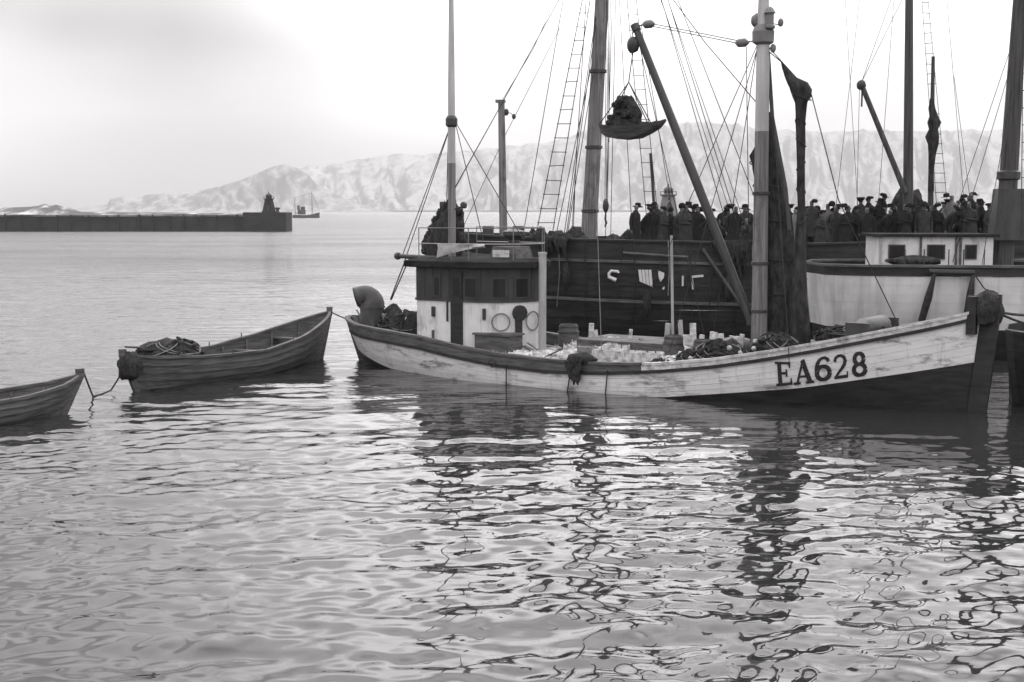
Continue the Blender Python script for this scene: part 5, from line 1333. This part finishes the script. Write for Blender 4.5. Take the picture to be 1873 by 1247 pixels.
for px in (1612, 1685, 1750, 1758):
    u = BM(px, 434, PS - .06); MB().box((u.x, PS - .04, (zt_ + zb0) / 2), (.06, .05, zt_ - zb0 - .02)).build('corner_post', M['worn_wood'] if px != 1612 else M['light_metal'], dh)
MB().lump((BM(1672, 476, PS - .35).x, PS - .35, BM(1672, 478, PS - .35).z), (.75, .25, .16), 31, 16, 8, .25).build('canvas_roll', M['sail'], wsh, True)
for px in (1655, 1690, 1735, 1762, 1800):
    u = BM(px, 480, -2.1); rod(wsh, 'rail_post', (u.x, -2.1, BH.rz(.3)), (u.x, -2.1, BH.rz(.3) + .5), .018, 'iron')
# ship's mast at the right edge with its shrouds
a = BM(1838, 430, 0); b = BM(1866, 0, 0); d = (b - a) / (b.z - a.z)
MB().tube([a + d * (zb0 - a.z), a, a + d * 3.0, b, a + d * 14], [.30, .28, .25, .2, .12], 14).build('mast', M['mast_dark'], wsh, True)
MB().lathe(a + d * ((BM(1855, 330).z) - a.z), [(.26, 0), (.34, .05), (.34, .25), (.26, .3)], 12).build('mast_band', M['iron'], wsh)
MB().box((BM(1848, 392).x, .0, BM(1848, 392).z), (1.1, .9, 1.5), None, .8).build('mast_house', M['dark_wood'], wsh)
ladder(wsh, BM(1868, 430, -1.8), BM(1872, 0, -.3), BM(1884, 430, -1.8), BM(1884, 0, -.3), 14, .014, .012, top=a + d * 11.5)
for (x0, y0), (x1, y1), pp in (((1760, 420), (1858, 90), -1.2), ((1806, 425), (1856, 130), -1.8), ((1745, 395), (1858, 60), 1.4), ((1815, 420), (1842, 240), 1.5)):
    stay_to(B, wsh, (x1, y1), (x0, y0), 0, pp, 2.75, .010)

G = Frame(P(1846, 640, 29.6), P(2250, 640, 27.4))  # low hull added here; its dark side and reflection darken the right edge
GH = Hull(G, 3.4, -.8, [(0, 1.62), (.5, 1.52), (1, 1.66)], (-.05, .1), (.1, -.1), (5, .3, 5, .3), .5)
brg = empty('added_lighter', G.o, G.rz, 'low dark hull added to darken the right edge beside the EA628 bow', 'barge')
for side in (-1, 1):
    for k in range(6):
        GH.patch(lambda t, k=k: GH.rz(t) + (-.7 - GH.rz(t)) * k / 6 - .004, lambda t, k=k: GH.rz(t) + (-.7 - GH.rz(t)) * (k + 1) / 6 + .004, side, 24, 1, random.uniform(-.01, .01), .06).build('hull_plank', M['tar'], brg)
    GH.strip(lambda t: GH.rz(t) + .03, side, .14, .07, .08, 0, 1, 24).build('cap_rail', M['tar'], brg)
GH.deck(lambda t: GH.rz(t) - .25, .08, 0, 1, 20).build('deck', M['deck'], brg)
# ------------------------------------------------------------------ haze over the bay
hz = MB().box((0, 4620, 350), (19400, 9700, 704)).build('haze', None)
hm = bpy.data.materials.new('sea_haze'); hm.use_nodes = True; hn = hm.node_tree.nodes; hn.remove(hn['Principled BSDF'])
pv = hn.new('ShaderNodeVolumePrincipled'); pv.inputs['Color'].default_value = (.96, .96, .96, 1); pv.inputs['Density'].default_value = 0.00012
hm.node_tree.links.new(pv.outputs[0], hn['Material Output'].inputs['Volume'])
hz.data.materials.append(hm); tag(hz, 'pale sea haze over the bay', kind='stuff')
